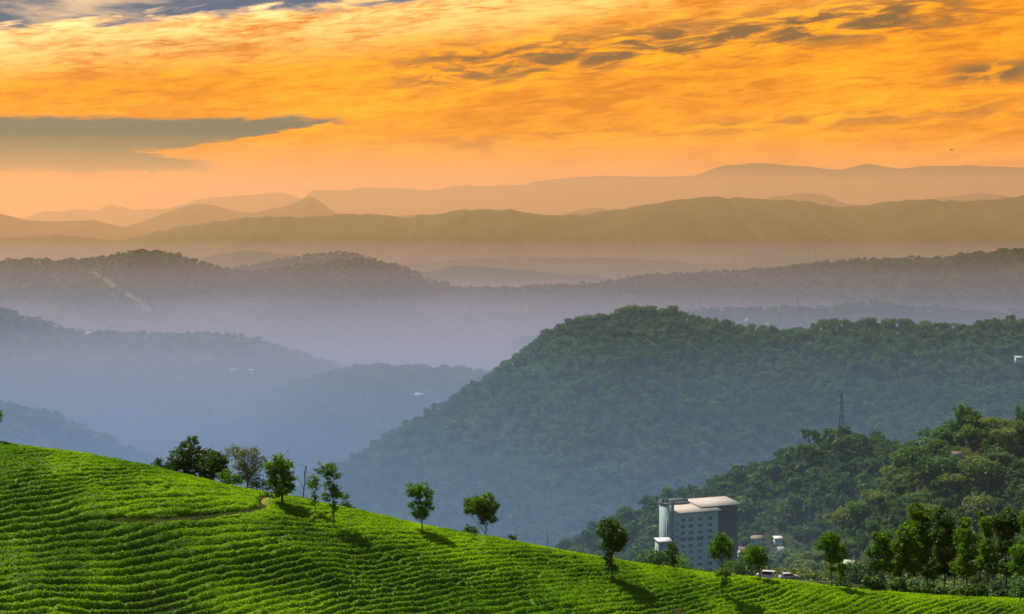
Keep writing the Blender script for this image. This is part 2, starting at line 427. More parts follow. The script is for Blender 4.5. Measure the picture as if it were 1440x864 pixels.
R_PEAK = Ridge(15000, [(-400, 320), (160, 324), (200, 312), (240, 297), (275, 287), (300, 289), (330, 298), (355, 300), (395, 292), (420, 283), (436, 275), (446, 280), (468, 297), (490, 306), (620, 301), (650, 297), (720, 299), (780, 305), (815, 296), (838, 292), (860, 296),
              (900, 304), (1040, 300), (1085, 278), (1130, 271), (1155, 273), (1190, 288), (1240, 292), (1320, 279), (1370, 272), (1415, 275), (1440, 284), (1700, 290), (2100, 300)], .22, 90, 0, 70, 800, 71, 10, blam=170)
R_SKY = Ridge(21500, [(-500, 310), (-100, 300), (0, 312), (45, 304), (60, 297), (90, 298), (110, 294), (135, 297), (152, 288), (190, 295), (230, 294), (262, 287), (285, 279), (330, 277), (392, 271), (412, 275), (428, 280), (436, 267), (480, 268),
              (515, 264), (560, 266), (610, 268), (640, 262), (690, 261), (735, 261), (760, 254), (800, 250), (850, 248), (920, 250), (980, 246), (1010, 234), (1060, 229), (1110, 232), (1160, 238), (1190, 238), (1220, 231), (1270, 238), (1300, 233), (1360, 232), (1440, 235), (1700, 240), (2100, 255)],
              .24, 130, 0, 90, 1000, 81, 14, blam=260)
R_MID.build('forested_hill', 'steep forested hill rising beyond the white building', M['hill'], 300, 70, (-700, 1250))
R_LEFT.build('forested_ridge', 'long wooded ridge with blue haze at its foot', M['hill'], 300, 60, (-1700, 700))
R_LEFT2.build('forested_ridge', 'lower wooded ridge joining the steep forested hill', M['hill'], 240, 60, (-700, 700))
R_SPUR.build('forested_spur', 'low wooded spur behind the top of the tea hill', M['hill'], 200, 40, (-1500, 100))
R_DARK.build('dark_ridge', 'broad dark ridge with a tan cleared strip on its slope', M['hill'], 420, 60)
R_BACK.build('wooded_ridge', 'wooded rise showing over the saddle of the dark ridge', M['hill'], 220, 40, (-1800, 300))
R_LILAC.build('lilac_hills', 'low lilac hills in the mist beyond the forested hill', M['hill'], 260, 40, (0, 1900))
R_PALE.build('pale_hills', 'pale low hills in the hazy plain', M['hill'], 500, 50)
R_PALE2.build('pale_hills', 'pale rounded hill in front of the hazy plain', M['hill'], 300, 40, (-1500, 1500))
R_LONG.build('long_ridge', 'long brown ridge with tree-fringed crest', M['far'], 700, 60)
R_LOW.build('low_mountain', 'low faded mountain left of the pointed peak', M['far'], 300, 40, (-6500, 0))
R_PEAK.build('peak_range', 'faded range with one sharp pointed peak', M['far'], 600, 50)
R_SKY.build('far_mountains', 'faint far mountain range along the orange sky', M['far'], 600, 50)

# ------------------------------------------------------------------ tree prototypes
def crown_points(lobes, per, rng, sub, shell=.55):
    """leaf positions: small clumps spread through each lobe, most of them near its skin"""
    out, nrm = [], []
    for (c, r) in lobes:
        c = np.array(c, float); r = np.array(r, float) if np.ndim(r) else np.array([r, r, r * .85])
        k = max(3, int(per * (r.prod() ** (2 / 3))))
        d = rng.normal(size=(k, 3)); d /= np.linalg.norm(d, axis=1)[:, None]
        rad = shell + (1 - shell) * rng.random(k) ** .6
        rad *= .80 + .4 * rng.random(k)
        cc = c + d * rad[:, None] * r
        n = rng.integers(7, 15, k)
        idx = np.repeat(np.arange(k), n)
        off = rng.normal(size=(len(idx), 3)) * sub * np.array([1, 1, .6])
        out.append(cc[idx] + off); nrm.append(d[idx])
    return np.concatenate(out), np.concatenate(nrm)

def forest_proto(seed, kind):
    """tree of the woods, seen from a kilometre or more: returns trunk mesh and crown mesh, about 10 m tall"""
    rng = np.random.default_rng(seed)
    tb = MB(); lobes = []
    if kind == 'round':
        hh, rr = 10., 4.6
        tb.tube([(0, 0, -1.5), (.1, 0, 3), (.2, .1, 6.5)], [.4, .3, .12], 5)
        for i in range(9):
            a = rng.random() * 2 * pi; q = rng.random() ** .6 * rr * .62
            lobes.append(((q * cos(a), q * sin(a), 5.6 + rng.random() * 3.0 - q * .35), (1.7 + rng.random() * .9,) * 2 + (1.3 + .6 * rng.random(),)))
    elif kind == 'flat':
        tb.tube([(0, 0, -1.5), (.2, 0, 4), (-.2, .1, 7.5)], [.35, .25, .1], 5)
        for i in range(9):
            a = i * 2.4; q = (i / 8) ** .6 * 4.4
            lobes.append(((q * cos(a), q * sin(a), 8.4 - q * .2 + rng.random()), (1.7, 1.7, .9)))
            tb.tube([(0, 0, 4.5), (q * cos(a) * .9, q * sin(a) * .9, 8)], [.12, .05], 4)
    elif kind == 'tall':
        tb.tube([(0, 0, -1.5), (.1, 0, 6), (.1, .1, 12)], [.33, .25, .08], 5)
        for i in range(9):
            a = rng.random() * 2 * pi; zz = 4.5 + i * 1.05; q = .3 + 1.3 * rng.random()
            lobes.append(((q * cos(a), q * sin(a), zz), (1.5 - .07 * i, 1.5 - .07 * i, 1.1)))
    elif kind == 'cone':
        tb.tube([(0, 0, -1.5), (0, 0, 6), (0, 0, 12)], [.33, .2, .05], 5)
        for i in range(13):
            zz = 3 + i * .72; q = max(.15, 2.3 * (1 - i / 13))
            a = rng.random() * 2 * pi
            lobes.append(((q * .55 * cos(a), q * .55 * sin(a), zz), (q * .75 + .25, q * .75 + .25, .8)))
    elif kind == 'bush':
        for i in range(6):
            a = rng.random() * 2 * pi; q = rng.random() * 2.2
            lobes.append(((q * cos(a), q * sin(a), 1.0 + rng.random() * 1.5), (1.5, 1.5, 1.2)))
        tb.tube([(0, 0, -1), (0, 0, 1.5)], [.2, .1], 4)
    return tb, lobes, rng
FPROTO = []
KINDS = ['round', 'round', 'flat', 'tall', 'round', 'cone', 'round', 'flat']
for i, k in enumerate(KINDS):
    tb, lobes, rng = forest_proto(100 + i, k)
    C, N = crown_points(lobes, 8.0, rng, .40)
    V, Q = kites(C, .42 + .42 * rng.random(len(C)), rng, .35, .75, N, .8)
    olive = i in (2, 4, 7)
    FPROTO.append((k, olive, tb.mesh('trunk', M['bark']), mesh_np('crown', V, Q, M['forest_olive' if olive else 'forest'])))

# far-wood prototypes: kept out of the scene, only used by the scattered woods
proto_col = bpy.data.collections.new('wood_kinds')
def far_proto(seed, kind, per, sz, mat):
    tb, lobes, rng = forest_proto(seed, kind)
    C, N = crown_points(lobes, per, rng, .5)
    V, Q = kites(C, sz * (.7 + .6 * rng.random(len(C))), rng, .35, .8, N, .9)
    tb.quads(V, Q)
    o = bpy.data.objects.new('wood_tree', tb.mesh('wood_tree', mat)); proto_col.objects.link(o)
for i, k in enumerate(['round', 'flat', 'round', 'round', 'round', 'bush']):
    far_proto(300 + i, k, 1.5, 1.35, M['wood'])

ng = bpy.data.node_groups.new('scatter_wood', 'GeometryNodeTree')
ng.interface.new_socket('Geometry', in_out='INPUT', socket_type='NodeSocketGeometry')
ng.interface.new_socket('Geometry', in_out='OUTPUT', socket_type='NodeSocketGeometry')
def build_scatter():
    n, l = ng.nodes, ng.links
    gi, go = n.new('NodeGroupInput'), n.new('NodeGroupOutput')
    ci = n.new('GeometryNodeCollectionInfo'); ci.inputs['Collection'].default_value = proto_col
    ci.inputs['Separate Children'].default_value = True; ci.inputs['Reset Children'].default_value = True
    ip = n.new('GeometryNodeInstanceOnPoints'); ip.inputs['Pick Instance'].default_value = True
    a = n.new('GeometryNodeInputNamedAttribute'); a.data_type = 'FLOAT_VECTOR'; a.inputs['Name'].default_value = 'siz'
    b = n.new('GeometryNodeInputNamedAttribute'); b.data_type = 'FLOAT_VECTOR'; b.inputs['Name'].default_value = 'rot'
    c = n.new('GeometryNodeInputNamedAttribute'); c.data_type = 'INT'; c.inputs['Name'].default_value = 'pick'
    l.new(gi.outputs[0], ip.inputs['Points']); l.new(ci.outputs[0], ip.inputs['Instance'])
    l.new(c.outputs['Attribute'], ip.inputs['Instance Index'])
    l.new(b.outputs['Attribute'], ip.inputs['Rotation']); l.new(a.outputs['Attribute'], ip.inputs['Scale'])
    l.new(ip.outputs[0], go.inputs[0])
build_scatter()
def scatter(name, pts, scale, label, seed, kinds=6):
    rng = np.random.default_rng(seed); n = len(pts)
    me = mesh_np(name, pts, np.zeros((0, 4), np.int32))
    sc = scale * (.55 + .95 * rng.random(n) ** 1.5) if np.ndim(scale) == 0 else scale
    s3 = np.stack([sc * (.85 + .3 * rng.random(n)), sc * (.85 + .3 * rng.random(n)), sc * (.8 + .45 * rng.random(n))], -1)
    r3 = np.zeros((n, 3)); r3[:, 2] = rng.random(n) * 2 * pi; r3[:, :2] = rng.normal(size=(n, 2)) * .06
    at = me.attributes.new('siz', 'FLOAT_VECTOR', 'POINT'); at.data.foreach_set('vector', s3.astype(np.float32).ravel())
    at = me.attributes.new('rot', 'FLOAT_VECTOR', 'POINT'); at.data.foreach_set('vector', r3.astype(np.float32).ravel())
    at = me.attributes.new('pick', 'INT', 'POINT'); at.data.foreach_set('value', rng.integers(0, kinds, n).astype(np.int32))
    o = link(name, me)
    md = o.modifiers.new('woods', 'NODES'); md.node_group = ng
    return tag(o, label, 'forest', kind='stuff')

def scatter_on(r, n, x0, x1, depth, seed, name, label, scale, skip=None, over=40):
    rng = np.random.default_rng(seed)
    X = x0 + (x1 - x0) * rng.random(n); Y = r.Y - depth + (depth + over) * rng.random(n)
    Z = r.h(X, Y)
    ok = Z > FLOOR - 1
    px, py = proj(np.stack([X, Y, Z], -1))
    ok &= (px > -130) & (px < 1570) & (py < 900)
    if skip is not None: ok &= ~skip(px, py)
    # glades and thin spots
    ok &= fbm(X / 55, Y / 55, seed, 3) > -.62
    return scatter(name, np.stack([X, Y, Z - .5], -1)[ok], scale, label, seed)
scatter_on(R_MID, 23000, -650, 760, 520, 1, 'forest', 'dense forest covering the steep hill beyond the building', .84)
scatter_on(R_LEFT, 22000, -1150, 260, 800, 2, 'forest', 'hazy forest covering the long ridge', .95)
scatter_on(R_LEFT2, 13000, -560, 120, 600, 3, 'forest', 'hazy forest on the lower ridge beside the steep hill', .95)
scatter_on(R_SPUR, 3500, -880, -300, 420, 4, 'forest', 'bluish forest on the low spur above the tea hill', 1.1)
scatter_on(R_LILAC, 9000, 250, 1250, 500, 5, 'forest', 'misty lilac woods beyond the forested hill', .95)
def floor_woods():
    rng = np.random.default_rng(77); n = 26000
    Y = 1500 + 5200 * rng.random(n) ** 1.3; X = (-.32 + .64 * rng.random(n)) * Y
    ok = fbm(X / 160, Y / 160, 8, 3) > -.25
    for r in (R_MID, R_LEFT, R_LEFT2, R_SPUR, R_DARK, R_LILAC): ok &= r.h(X, Y) < FLOOR
    Z = np.full(n, FLOOR - 3.5)
    scatter('forest', np.stack([X, Y, Z], -1)[ok], 1.1 + .3 * (Y[ok] > 3500), 'trees scattered over the misty valley floor', 78)
floor_woods()
CLEAR = [(128, 384), (150, 396), (172, 412), (196, 428), (210, 440)]
def in_clear(px, py):
    cx = np.interp(py, [b for a, b in CLEAR], [a for a, b in CLEAR])
    return (np.abs(px - cx) < 3 + 3 * np.sin(py * .35)) & (py > 380) & (py < 441)
scatter_on(R_DARK, 46000, -1700, 1700, 1300, 6, 'forest', 'dark woods covering the broad ridge', .95, in_clear, 60)
scatter_on(R_BACK, 5000, -1000, 0, 500, 7, 'forest', 'woods on the rise over the dark ridge', 1.0)


def clearing():
    """the tan cleared strip down the dark ridge"""
    pts = []
    for (a, b) in CLEAR:
        for k in (-6, 6):
            ys = np.linspace(R_DARK.Y - 900, R_DARK.Y, 400)
            xs = (a + k - W / 2) / F * ys
            zz = R_DARK.h(xs, ys) + .6
            _, py = proj(np.stack([xs, ys, zz], -1))
            j = int(np.argmin(np.abs(py - b))); pts.append((xs[j], ys[j], zz[j]))
    pts = np.array(pts).reshape(-1, 2, 3)
    # subdivide and drape
    t = np.linspace(0, len(CLEAR) - 1, 60); u = np.linspace(0, 1, 9)
    X = np.empty((60, 9)); Y = np.empty((60, 9))
    for i, tt in enumerate(t):
        k = min(int(tt), len(CLEAR) - 2); f = tt - k
        e = pts[k] * (1 - f) + pts[k + 1] * f
        X[i] = e[0, 0] + (e[1, 0] - e[0, 0]) * u; Y[i] = e[0, 1] + (e[1, 1] - e[0, 1]) * u
    Z = R_DARK.h(X, Y) + 3.0
    tag(link('hill_clearing', grid_mesh('hill_clearing', X, Y, Z, M['clearing'])), 'tan cleared strip running down the dark wooded ridge', 'clearing', kind='structure')
clearing()

# ------------------------------------------------------------------ tea rows
def build_tea():
    rng = np.random.default_rng(5)
    sx, sy = .24, .20
    xs = np.arange(-84, 84, sx); ys = np.arange(176, 245, sy)
    X, Y = np.meshgrid(xs, ys)
    base = T(X, Y)
    s = YC - Y
    L = 9.0
    sp = np.maximum(s + 6, 0)
    G = .13 * sp + .33 * (sp - L * (1 - np.exp(-sp / L)))           # uphill coordinate, never flat
    wx = fbm(X / 16, Y / 16, 31, 3); wz = fbm(X / 5, Y / 5, 37, 2)
    side = .21 * X * (1 + .4 * sstep(X, 0, 60)) + 2.4 * np.exp(-((X + 42) / 18) ** 2) * sstep(s, 30, 4)
    psi = G + side + wx * .85 + fbm(X / 38, Y / 38, 33, 2) * 1.3 + wz * .16
    D = .47
    gy, gx = np.gradient(psi, sy, sx)
    gm = np.hypot(gx, gy) + 1e-3
    r = psi / D; idx = np.floor(r).astype(int); fr = r - idx
    dist = np.minimum(fr, 1 - fr) * D / gm
    # path that steps down across the field, and the odd cut between bushes
    cut = np.full(X.shape, 9.0)
    px, py = proj(np.stack([X, Y, base + .5], -1))
    path = [(158, 733), (230, 734), (290, 728), (345, 721), (368, 716), (370, 707), (372, 700)]
    for (a, b), (c, d) in zip(path[:-1], path[1:]):
        pa = ground_at(a, b); pb = ground_at(c, d)
        ax, ay = pa[0], pa[1]; bx, by = pb[0] - ax, pb[1] - ay
        t = np.clip(((X - ax) * bx + (Y - ay) * by) / (bx * bx + by * by + 1e-9), 0, 1)
        cut = np.minimum(cut, np.hypot(X - ax - t * bx, Y - ay - t * by) - .55)
    # cross cuts
    along = (gy * X - gx * Y) / gm
    q = along / 5.5 + _hash(idx, idx * 0 + 3, 9) * 7
    qc = np.abs(q - np.round(q)) * 5.5
    keep = _hash(idx, np.round(q).astype(int), 12) < np.where(s < 16, .70, .40)
    cut = np.minimum(cut, np.where(keep, qc - .03, 9.0))
    w = .06 + .36 * fbm(X / 6, Y / 6, 41, 3) + .08 * sstep(s, 4, 24)
    w = np.clip(w, -.30, .24)
    e = np.minimum(dist - w, cut)
    bush = np.abs(np.sin(pi * (along / 1.05 + _hash(idx, idx * 0, 5))))
    Hh = (.34 + .08 * sstep(s, 6, 20) + .14 * _hash(idx, idx * 0, 77) + .18 * fbm(X / 1.1, Y / 1.1, 43, 3)) * (.82 + .18 * bush ** .6) + .10 * fbm(X / 9, Y / 9, 47, 2)
    e = e + .10 * fbm(X / .7, Y / .7, 45, 2)
    h = Hh * (1 - np.exp(-np.maximum(e, 0) / .13))
    miss = fbm(X / 2.2, Y / 2.2, 53, 2)
    h = np.where(miss < -.66, h * .25, h)
    Z = base + np.where(h > .02, h, -.12) + .05 * fbm(X / .45, Y / .45, 61, 2) * (h > .1)
    vis = (px > -95) & (px < 1535) & (py < 930) & (s > -7)
    n, m = X.shape
    I = np.arange(n * m).reshape(n, m)
    Q = np.stack([I[:-1, :-1], I[:-1, 1:], I[1:, 1:], I[1:, :-1]], -1)
    hm = (h[:-1, :-1] + h[:-1, 1:] + h[1:, 1:] + h[1:, :-1]) / 4
    okc = (hm > .06) & vis[:-1, :-1]
    rid = np.floor(.25 * (r[:-1, :-1] + r[:-1, 1:] + r[1:, 1:] + r[1:, :-1])).astype(int)
    PV = np.stack([X, Y, Z], -1)
    first = None
    PF = PV.reshape(-1, 3)
    groups = 0
    for k in np.unique(rid[okc]):
        sel = okc & (rid == k)
        cells = np.argwhere(sel)
        if len(cells) < 60: continue
        q4 = Q[sel]
        u, inv = np.unique(q4, return_inverse=True)
        o = link('tea_row', mesh_np('tea_row', PF[u], inv.reshape(-1, 4), M['teabody'], True))
        hi_ = s[:-1, :-1][sel].mean() < 9
        tag(o, 'bright tea hedge curving over the sunlit crest of the near hill' if hi_ else 'clipped tea hedge following the contour of the near slope', 'tea row', 'tea rows on the crest of the near hill' if hi_ else 'tea rows on the slope of the near hill')
        cnt = int(len(cells) * sx * sy * 95)
        c = cells[rng.integers(0, len(cells), cnt)]
        a, b = rng.random(cnt)[:, None], rng.random(cnt)[:, None]
        p = (PV[c[:, 0], c[:, 1]] * (1 - a) * (1 - b) + PV[c[:, 0], c[:, 1] + 1] * a * (1 - b)
             + PV[c[:, 0] + 1, c[:, 1]] * (1 - a) * b + PV[c[:, 0] + 1, c[:, 1] + 1] * a * b)
        p[:, 2] += .01 + .14 * rng.random(cnt) ** 2
        V, QQ = kites(p, .11 + .13 * rng.random(cnt), rng, .8, .6)
        tag(link('leaf_shoots', mesh_np('leaf_shoots', V, QQ, M['tea']), o), kind='stuff')
        groups += 1

def ground_at(px, py, y0=180.0, y1=330.0):
    """first point of the hillside met by the sight line through a photo pixel"""
    ys = np.arange(y0, y1, .25)
    p = P(px, py, ys)
    below = T(p[:, 0], ys) >= p[:, 2]
    j = int(np.argmax(below)) if below.any() else len(ys) - 1
    return np.array([p[j, 0], ys[j], float(T(p[j, 0], ys[j]))])
build_tea()

def bare_bank():
    g0 = ground_at(379, 706)
    X, Y = np.meshgrid(np.linspace(-.9, .9, 9) + g0[0], np.linspace(-1.6, 1.4, 9) + g0[1])
    r = np.hypot((X - g0[0]) / .9, (Y - g0[1]) / 1.5)
    Z = T(X, Y) + .55 * np.clip(1.15 - r, 0, 1) - .02
    m = plain_mat('ochre_earth', (.10, .11, .015), (.17, .16, .03), 2, .95, .05, 6)
    tag(link('earth_bank', grid_mesh('earth_bank', X, Y, Z, m)), 'small ochre earth bank beside the dark tree on the tea hill', 'earth bank', kind='structure')
bare_bank()

# ------------------------------------------------------------------ trees on and behind the tea hill
CROPS = {'a': (200, 600, 4.8), 'b': (360, 560, 2.8425), 'c': (720, 600, 3.272), 'd': (1040, 540, 2.6675)}
def hill_tree(crop, lobes, base, label, Y=None, mat='oak', per=15, leaf=.26, trunk=.13, name='silver_oak_tree', group=None, lean=0,
              limb=.035, sub=.17, bark='bark', seed=0, extra_limbs=0, stems=1, shell=.45):
    ox, oy, sc = CROPS[crop]
    rng = np.random.default_rng(1000 + seed * 37)
    bx, by = ox + base[0] / sc, oy + base[1] / sc
    if Y is None: g0 = ground_at(bx, by)
    else:
        x = float(P(bx, by, Y)[0]); g0 = np.array([x, Y, float(T(x, Y))])
    mpp = g0[1] / F
    root = thing(name, label, 'tree', g0, 0, group)
    # lobes in metres, relative to the base
    Lb = []
    for (lx, ly, lr) in lobes:
        q = P(ox + lx / sc, oy + ly / sc, g0[1]) - g0
        r = lr / sc * mpp
        Lb.append((np.array([q[0], rng.normal() * r * .7, q[2]]), np.array([r, r, r * .92])))
    top = max(Lb, key=lambda t: t[0][2])[0]
    cx = np.mean([l[0] for l in Lb], 0)
    tb = MB()
    for st in range(stems):
        off = (st - (stems - 1) / 2) * trunk * 5
        tp = np.array([[off * .4, 0, -.4], [off * .5, 0, .15], [off + cx[0] * .15 + lean * .3, off * .3, top[2] * .30], [off * .7 + cx[0] * .6, rng.normal() * .1, top[2] * .62], [top[0] * .8, top[1] * .5, top[2] * .96]])
        tb.tube(tp, np.array([1.5, 1.1, .9, .55, .16]) * trunk, 7)
    for (c, r) in Lb:
        z0 = max(.25 * top[2], c[2] - abs(c[0]) * .9 - r[0] * .9)
        f = np.clip(z0 / (top[2] * .96), 0, 1)
        st0 = np.array([np.interp(f, [0, .3, .62, 1], [0, cx[0] * .15, cx[0] * .6, top[0] * .8]), 0, z0])
        mid = (st0 + c) / 2 + rng.normal(size=3) * .12 + np.array([0, 0, -.1])
        tb.tube([st0, mid, c], [limb * 1.4, limb, limb * .4], 5)
        for k in range(3 + extra_limbs):
            d = rng.normal(size=3); d[2] = abs(d[2]) * .7 + .1; d /= np.linalg.norm(d)
            e = c + d * r * (.9 + .35 * rng.random())
            m2 = (c + e) / 2 + rng.normal(size=3) * r[0] * .15
            tb.tube([mid * .3 + c * .7, m2, e], [limb * .6, limb * .42, limb * .18], 4)
    tb.build('trunk', M[bark], root, smooth=True)
    if mat:
        C, N = crown_points(Lb, per * 2.6, rng, sub, shell)
        V, Qd = kites(C, leaf * 1.15 * (.65 + .7 * rng.random(len(C))), rng, .3, .7, N, .6)
        link('crown', mesh_np('crown', V, Qd, M[mat]), root)
    return root

hill_tree('a', [(335, 95, 38), (300, 150, 60), (240, 215, 62), (330, 225, 85), (270, 285, 70), (205, 265, 42), (355, 155, 40), (330, 310, 60)], (300, 345),
          'large dark spreading tree with a pointed top behind the tea hill crest', 246, 'dark', 18, .26, .22, 'spreading_tree', seed=1)
hill_tree('a', [(430, 215, 62), (500, 215, 60), (545, 225, 38), (400, 290, 80), (480, 290, 70), (535, 270, 45), (440, 340, 50)], (440, 370),
          'broad dark tree between the pointed spreading tree and the pale feathery one', 243, 'dark', 18, .26, .2, 'spreading_tree', seed=2)
hill_tree('a', [(105, 250, 36), (135, 275, 32), (80, 272, 22), (165, 285, 25)], (115, 305), 'low dark bush at the outer edge of the tree clump on the crest', 240, 'dark', 20, .22, .08, 'bush', seed=3)
hill_tree('a', [(560, 325, 42), (600, 360, 45), (530, 345, 28), (575, 375, 35), (640, 365, 30)], (590, 405), 'leafy green bush in front of the broad dark tree', 233, 'oak', 20, .22, .08, 'bush', seed=4)
hill_tree('a', [(600, 185, 58), (680, 195, 68), (760, 185, 60), (800, 240, 50), (700, 285, 70), (745, 330, 55), (650, 255, 55), (770, 275, 45), (690, 350, 45)], (712, 415),
          'pale feathery half-bare tree between the dark trees on the crest', 236, 'pale', 15, .17, .14, 'feathery_tree', limb=.05, sub=.22, bark='palebark', seed=5, extra_limbs=6, shell=.3)
hill_tree('a', [(800, 385, 50), (760, 395, 38), (845, 400, 35), (730, 405, 25)], (800, 432), 'low grey-green scrub under the pale feathery tree', 235, 'pale', 16, .18, .06, 'bush', seed=6, extra_limbs=2)
hill_tree('a', [(915, 225, 36), (880, 285, 50), (960, 275, 52), (1000, 250, 16), (920, 345, 68), (965, 400, 52), (885, 385, 42), (1000, 410, 36), (925, 440, 40), (990, 350, 40), (850, 270, 30)], (946, 540),
          'dense dark green tree beside the ochre bank on the tea hill', None, 'oak', 24, .25, .15, seed=7)
hill_tree('a', [(868, 470, 26), (850, 455, 18)], (868, 498), 'small dark bush at the end of the tea path', None, 'dark', 26, .2, .05, 'bush', seed=8)
hill_tree('a', [(1150, 365, 36), (1178, 395, 26), (1135, 405, 24), (1160, 465, 26), (1150, 510, 18), (1170, 505, 18), (1182, 360, 16)], (1168, 600),
          'thin young tree next to the dead bare trunk', None, 'oak', 20, .2, .06, seed=9)
hill_tree('a', [(1205, 285, 34), (1260, 280, 38), (1300, 265, 22), (1300, 325, 34), (1250, 345, 36), (1265, 405, 44), (1300, 450, 42), (1368, 475, 24), (1330, 465, 25), (1245, 470, 34), (1290, 525, 28), (1310, 560, 18), (1280, 580, 16)], (1293, 690),
          'tall uneven tree with a side tuft of leaves on the tea slope', None, 'oak', 20, .22, .09, seed=10)
hill_tree('a', [(1382, 533, 32), (1350, 545, 18), (1410, 548, 14)], (1380, 565), 'round dark bush on the crest past the uneven tree', 232, 'dark', 24, .2, .05, 'bush', seed=11)
hill_tree('b', [(622, 375, 20), (612, 350, 9), (665, 355, 24), (690, 380, 20), (650, 385, 22), (690, 415, 20), (655, 430, 30), (618, 432, 13), (668, 465, 24), (640, 462, 18), (700, 440, 10)], (665, 545),
          'slim oak with an upright forked crown alone on the bright tea crest', None, 'oak', 24, .23, .08, seed=12)
hill_tree('b', [(848, 425, 24), (843, 450, 16), (885, 415, 28), (925, 408, 28), (950, 432, 24), (880, 445, 30), (930, 455, 32), (908, 482, 24), (945, 480, 20), (905, 430, 30)], (933, 550),
          'round-crowned tree leaning over the tea crest above the blue valley', None, 'oak', 26, .23, .10, seed=13, stems=2)
hill_tree('b', [(855, 525, 20), (880, 530, 14), (838, 530, 10)], (862, 545), 'low bush beside the round-crowned tree', 231, 'dark', 26, .2, .05, 'bush', seed=14)
hill_tree('b', [(1022, 556, 14), (1035, 558, 9)], (1025, 568), 'tiny bush poking over the bright crest past the round-crowned tree', 231, 'dark', 30, .18, .04, 'bush', seed=15)
hill_tree('c', [(435, 445, 32), (470, 460, 34), (505, 490, 26), (425, 490, 32), (470, 505, 42), (500, 525, 34), (445, 545, 34), (480, 555, 30), (445, 600, 24), (455, 645, 28), (470, 660, 18)], (458, 716),
          'tall shaggy tree on the tea slope casting a long dark shadow', None, 'dark', 22, .24, .10, seed=16)
hill_tree('c', [(735, 552, 22), (745, 572, 18), (725, 575, 14), (738, 598, 13), (742, 625, 16)], (738, 645), 'small dark tree behind the crest before the white building', 262, 'dark', 22, .24, .08, seed=17)
hill_tree('c', [(960, 512, 28), (985, 545, 38), (930, 555, 30), (960, 585, 36), (1000, 585, 22), (922, 592, 16), (950, 535, 30), (990, 685, 20), (950, 675, 18), (975, 725, 18), (995, 715, 12)], (970, 800),
          'bright round-topped tree on a thin stem in front of the white building', None, 'bright', 22, .22, .07, seed=18)
hill_tree('c', [(1110, 562, 28), (1140, 588, 36), (1095, 598, 26), (1152, 618, 24), (1115, 622, 24), (1075, 605, 14), (1165, 595, 14)], (1143, 718),
          'small spreading bright tree by the parked cars', None, 'bright', 24, .22, .07, seed=19)
hill_tree('d', [(325, 575, 26), (355, 580, 24), (345, 610, 32), (308, 605, 18), (355, 648, 28), (335, 650, 20), (350, 690, 14)], (346, 772),
          'narrow dark-cored tree standing alone on the tea field edge', None, 'oak', 24, .24, .09, seed=20)
hill_tree('d', [(380, 620, 20), (372, 655, 18), (385, 695, 20), (395, 640, 12), (380, 720, 14)], (378, 745), 'thin tree just behind the narrow dark-cored tree', 262, 'oak', 22, .26, .08, seed=21)
hill_tree('d', [(520, 575, 26), (555, 580, 26), (535, 620, 34), (562, 645, 26), (495, 635, 20), (505, 685, 24), (560, 690, 24), (540, 665, 26)], (500, 772), 'first tree of the belt of tall trees beyond the tea field', 285, 'oak', 20, .3, .12, seed=22)
BELT = 'belt of tall trees beyond the tea field'
BT = 'tall leafy tree in the dense belt beyond the tea field'
BT2 = 'dark-leaved tall tree in the dense belt beyond the tea field'
BELT_TREES = [
    ([(590, 600, 30), (622, 555, 34), (640, 615, 40), (610, 655, 36), (650, 690, 36), (590, 700, 30)], (600, 780), 300, 'oak'),
    ([(665, 478, 34), (700, 490, 26), (690, 530, 40), (650, 535, 34), (700, 590, 40), (690, 645, 40), (705, 700, 32), (660, 600, 30)], (706, 790), 305, 'oak'),
    ([(755, 475, 16), (770, 510, 28), (750, 555, 40), (790, 560, 34), (770, 615, 46), (760, 675, 40), (790, 690, 28), (740, 500, 20)], (770, 790), 300, 'dark'),
    ([(845, 525, 24), (838, 565, 34), (872, 585, 28), (850, 635, 36), (828, 690, 34), (862, 695, 26)], (853, 790), 292, 'oak'),
    ([(890, 585, 20), (885, 635, 26), (890, 685, 22), (885, 730, 16)], (887, 795), 310, 'dark'),
    ([(920, 515, 26), (905, 490, 14), (935, 560, 22), (928, 615, 30), (925, 668, 30), (950, 695, 24)], (930, 795), 300, 'oak'),
    ([(1005, 500, 34), (968, 520, 28), (1035, 530, 26), (1000, 555, 36), (972, 605, 30), (960, 650, 30), (1000, 690, 32), (1025, 620, 28)], (1003, 795), 305, 'dark'),
    ([(1085, 500, 34), (1100, 545, 36), (1085, 600, 40), (1075, 660, 36)], (1088, 800), 300, 'oak'),
    ([(800, 600, 30), (812, 650, 30), (805, 700, 28)], (806, 795), 318, 'oak'),
    ([(725, 640, 30), (730, 690, 30), (722, 590, 24)], (728, 792), 322, 'dark')]
for i, (lb, bs, yy, mt) in enumerate(BELT_TREES):
    hill_tree('d', lb, bs, BT if mt == 'oak' else BT2, yy, mt, 18, .32, .13, 'belt_tree', BELT, seed=30 + i, limb=.05, sub=.22)
hill_tree('d', [(1040, 625, 30), (1062, 655, 28), (1030, 675, 26), (1052, 695, 24), (1075, 630, 22)], (1053, 828), 'thin-stemmed tree standing in the tea in front of the tall belt', None, 'oak', 20, .24, .08, seed=50)
hill_tree('a', [(-985, -90, 40), (-1000, -40, 45), (-1020, 10, 45), (-968, -60, 14)], (-1010, 135), 'tree at the top of the tea hill, only a sprig of its crown showing', 232, 'oak', 22, .25, .1, seed=51)

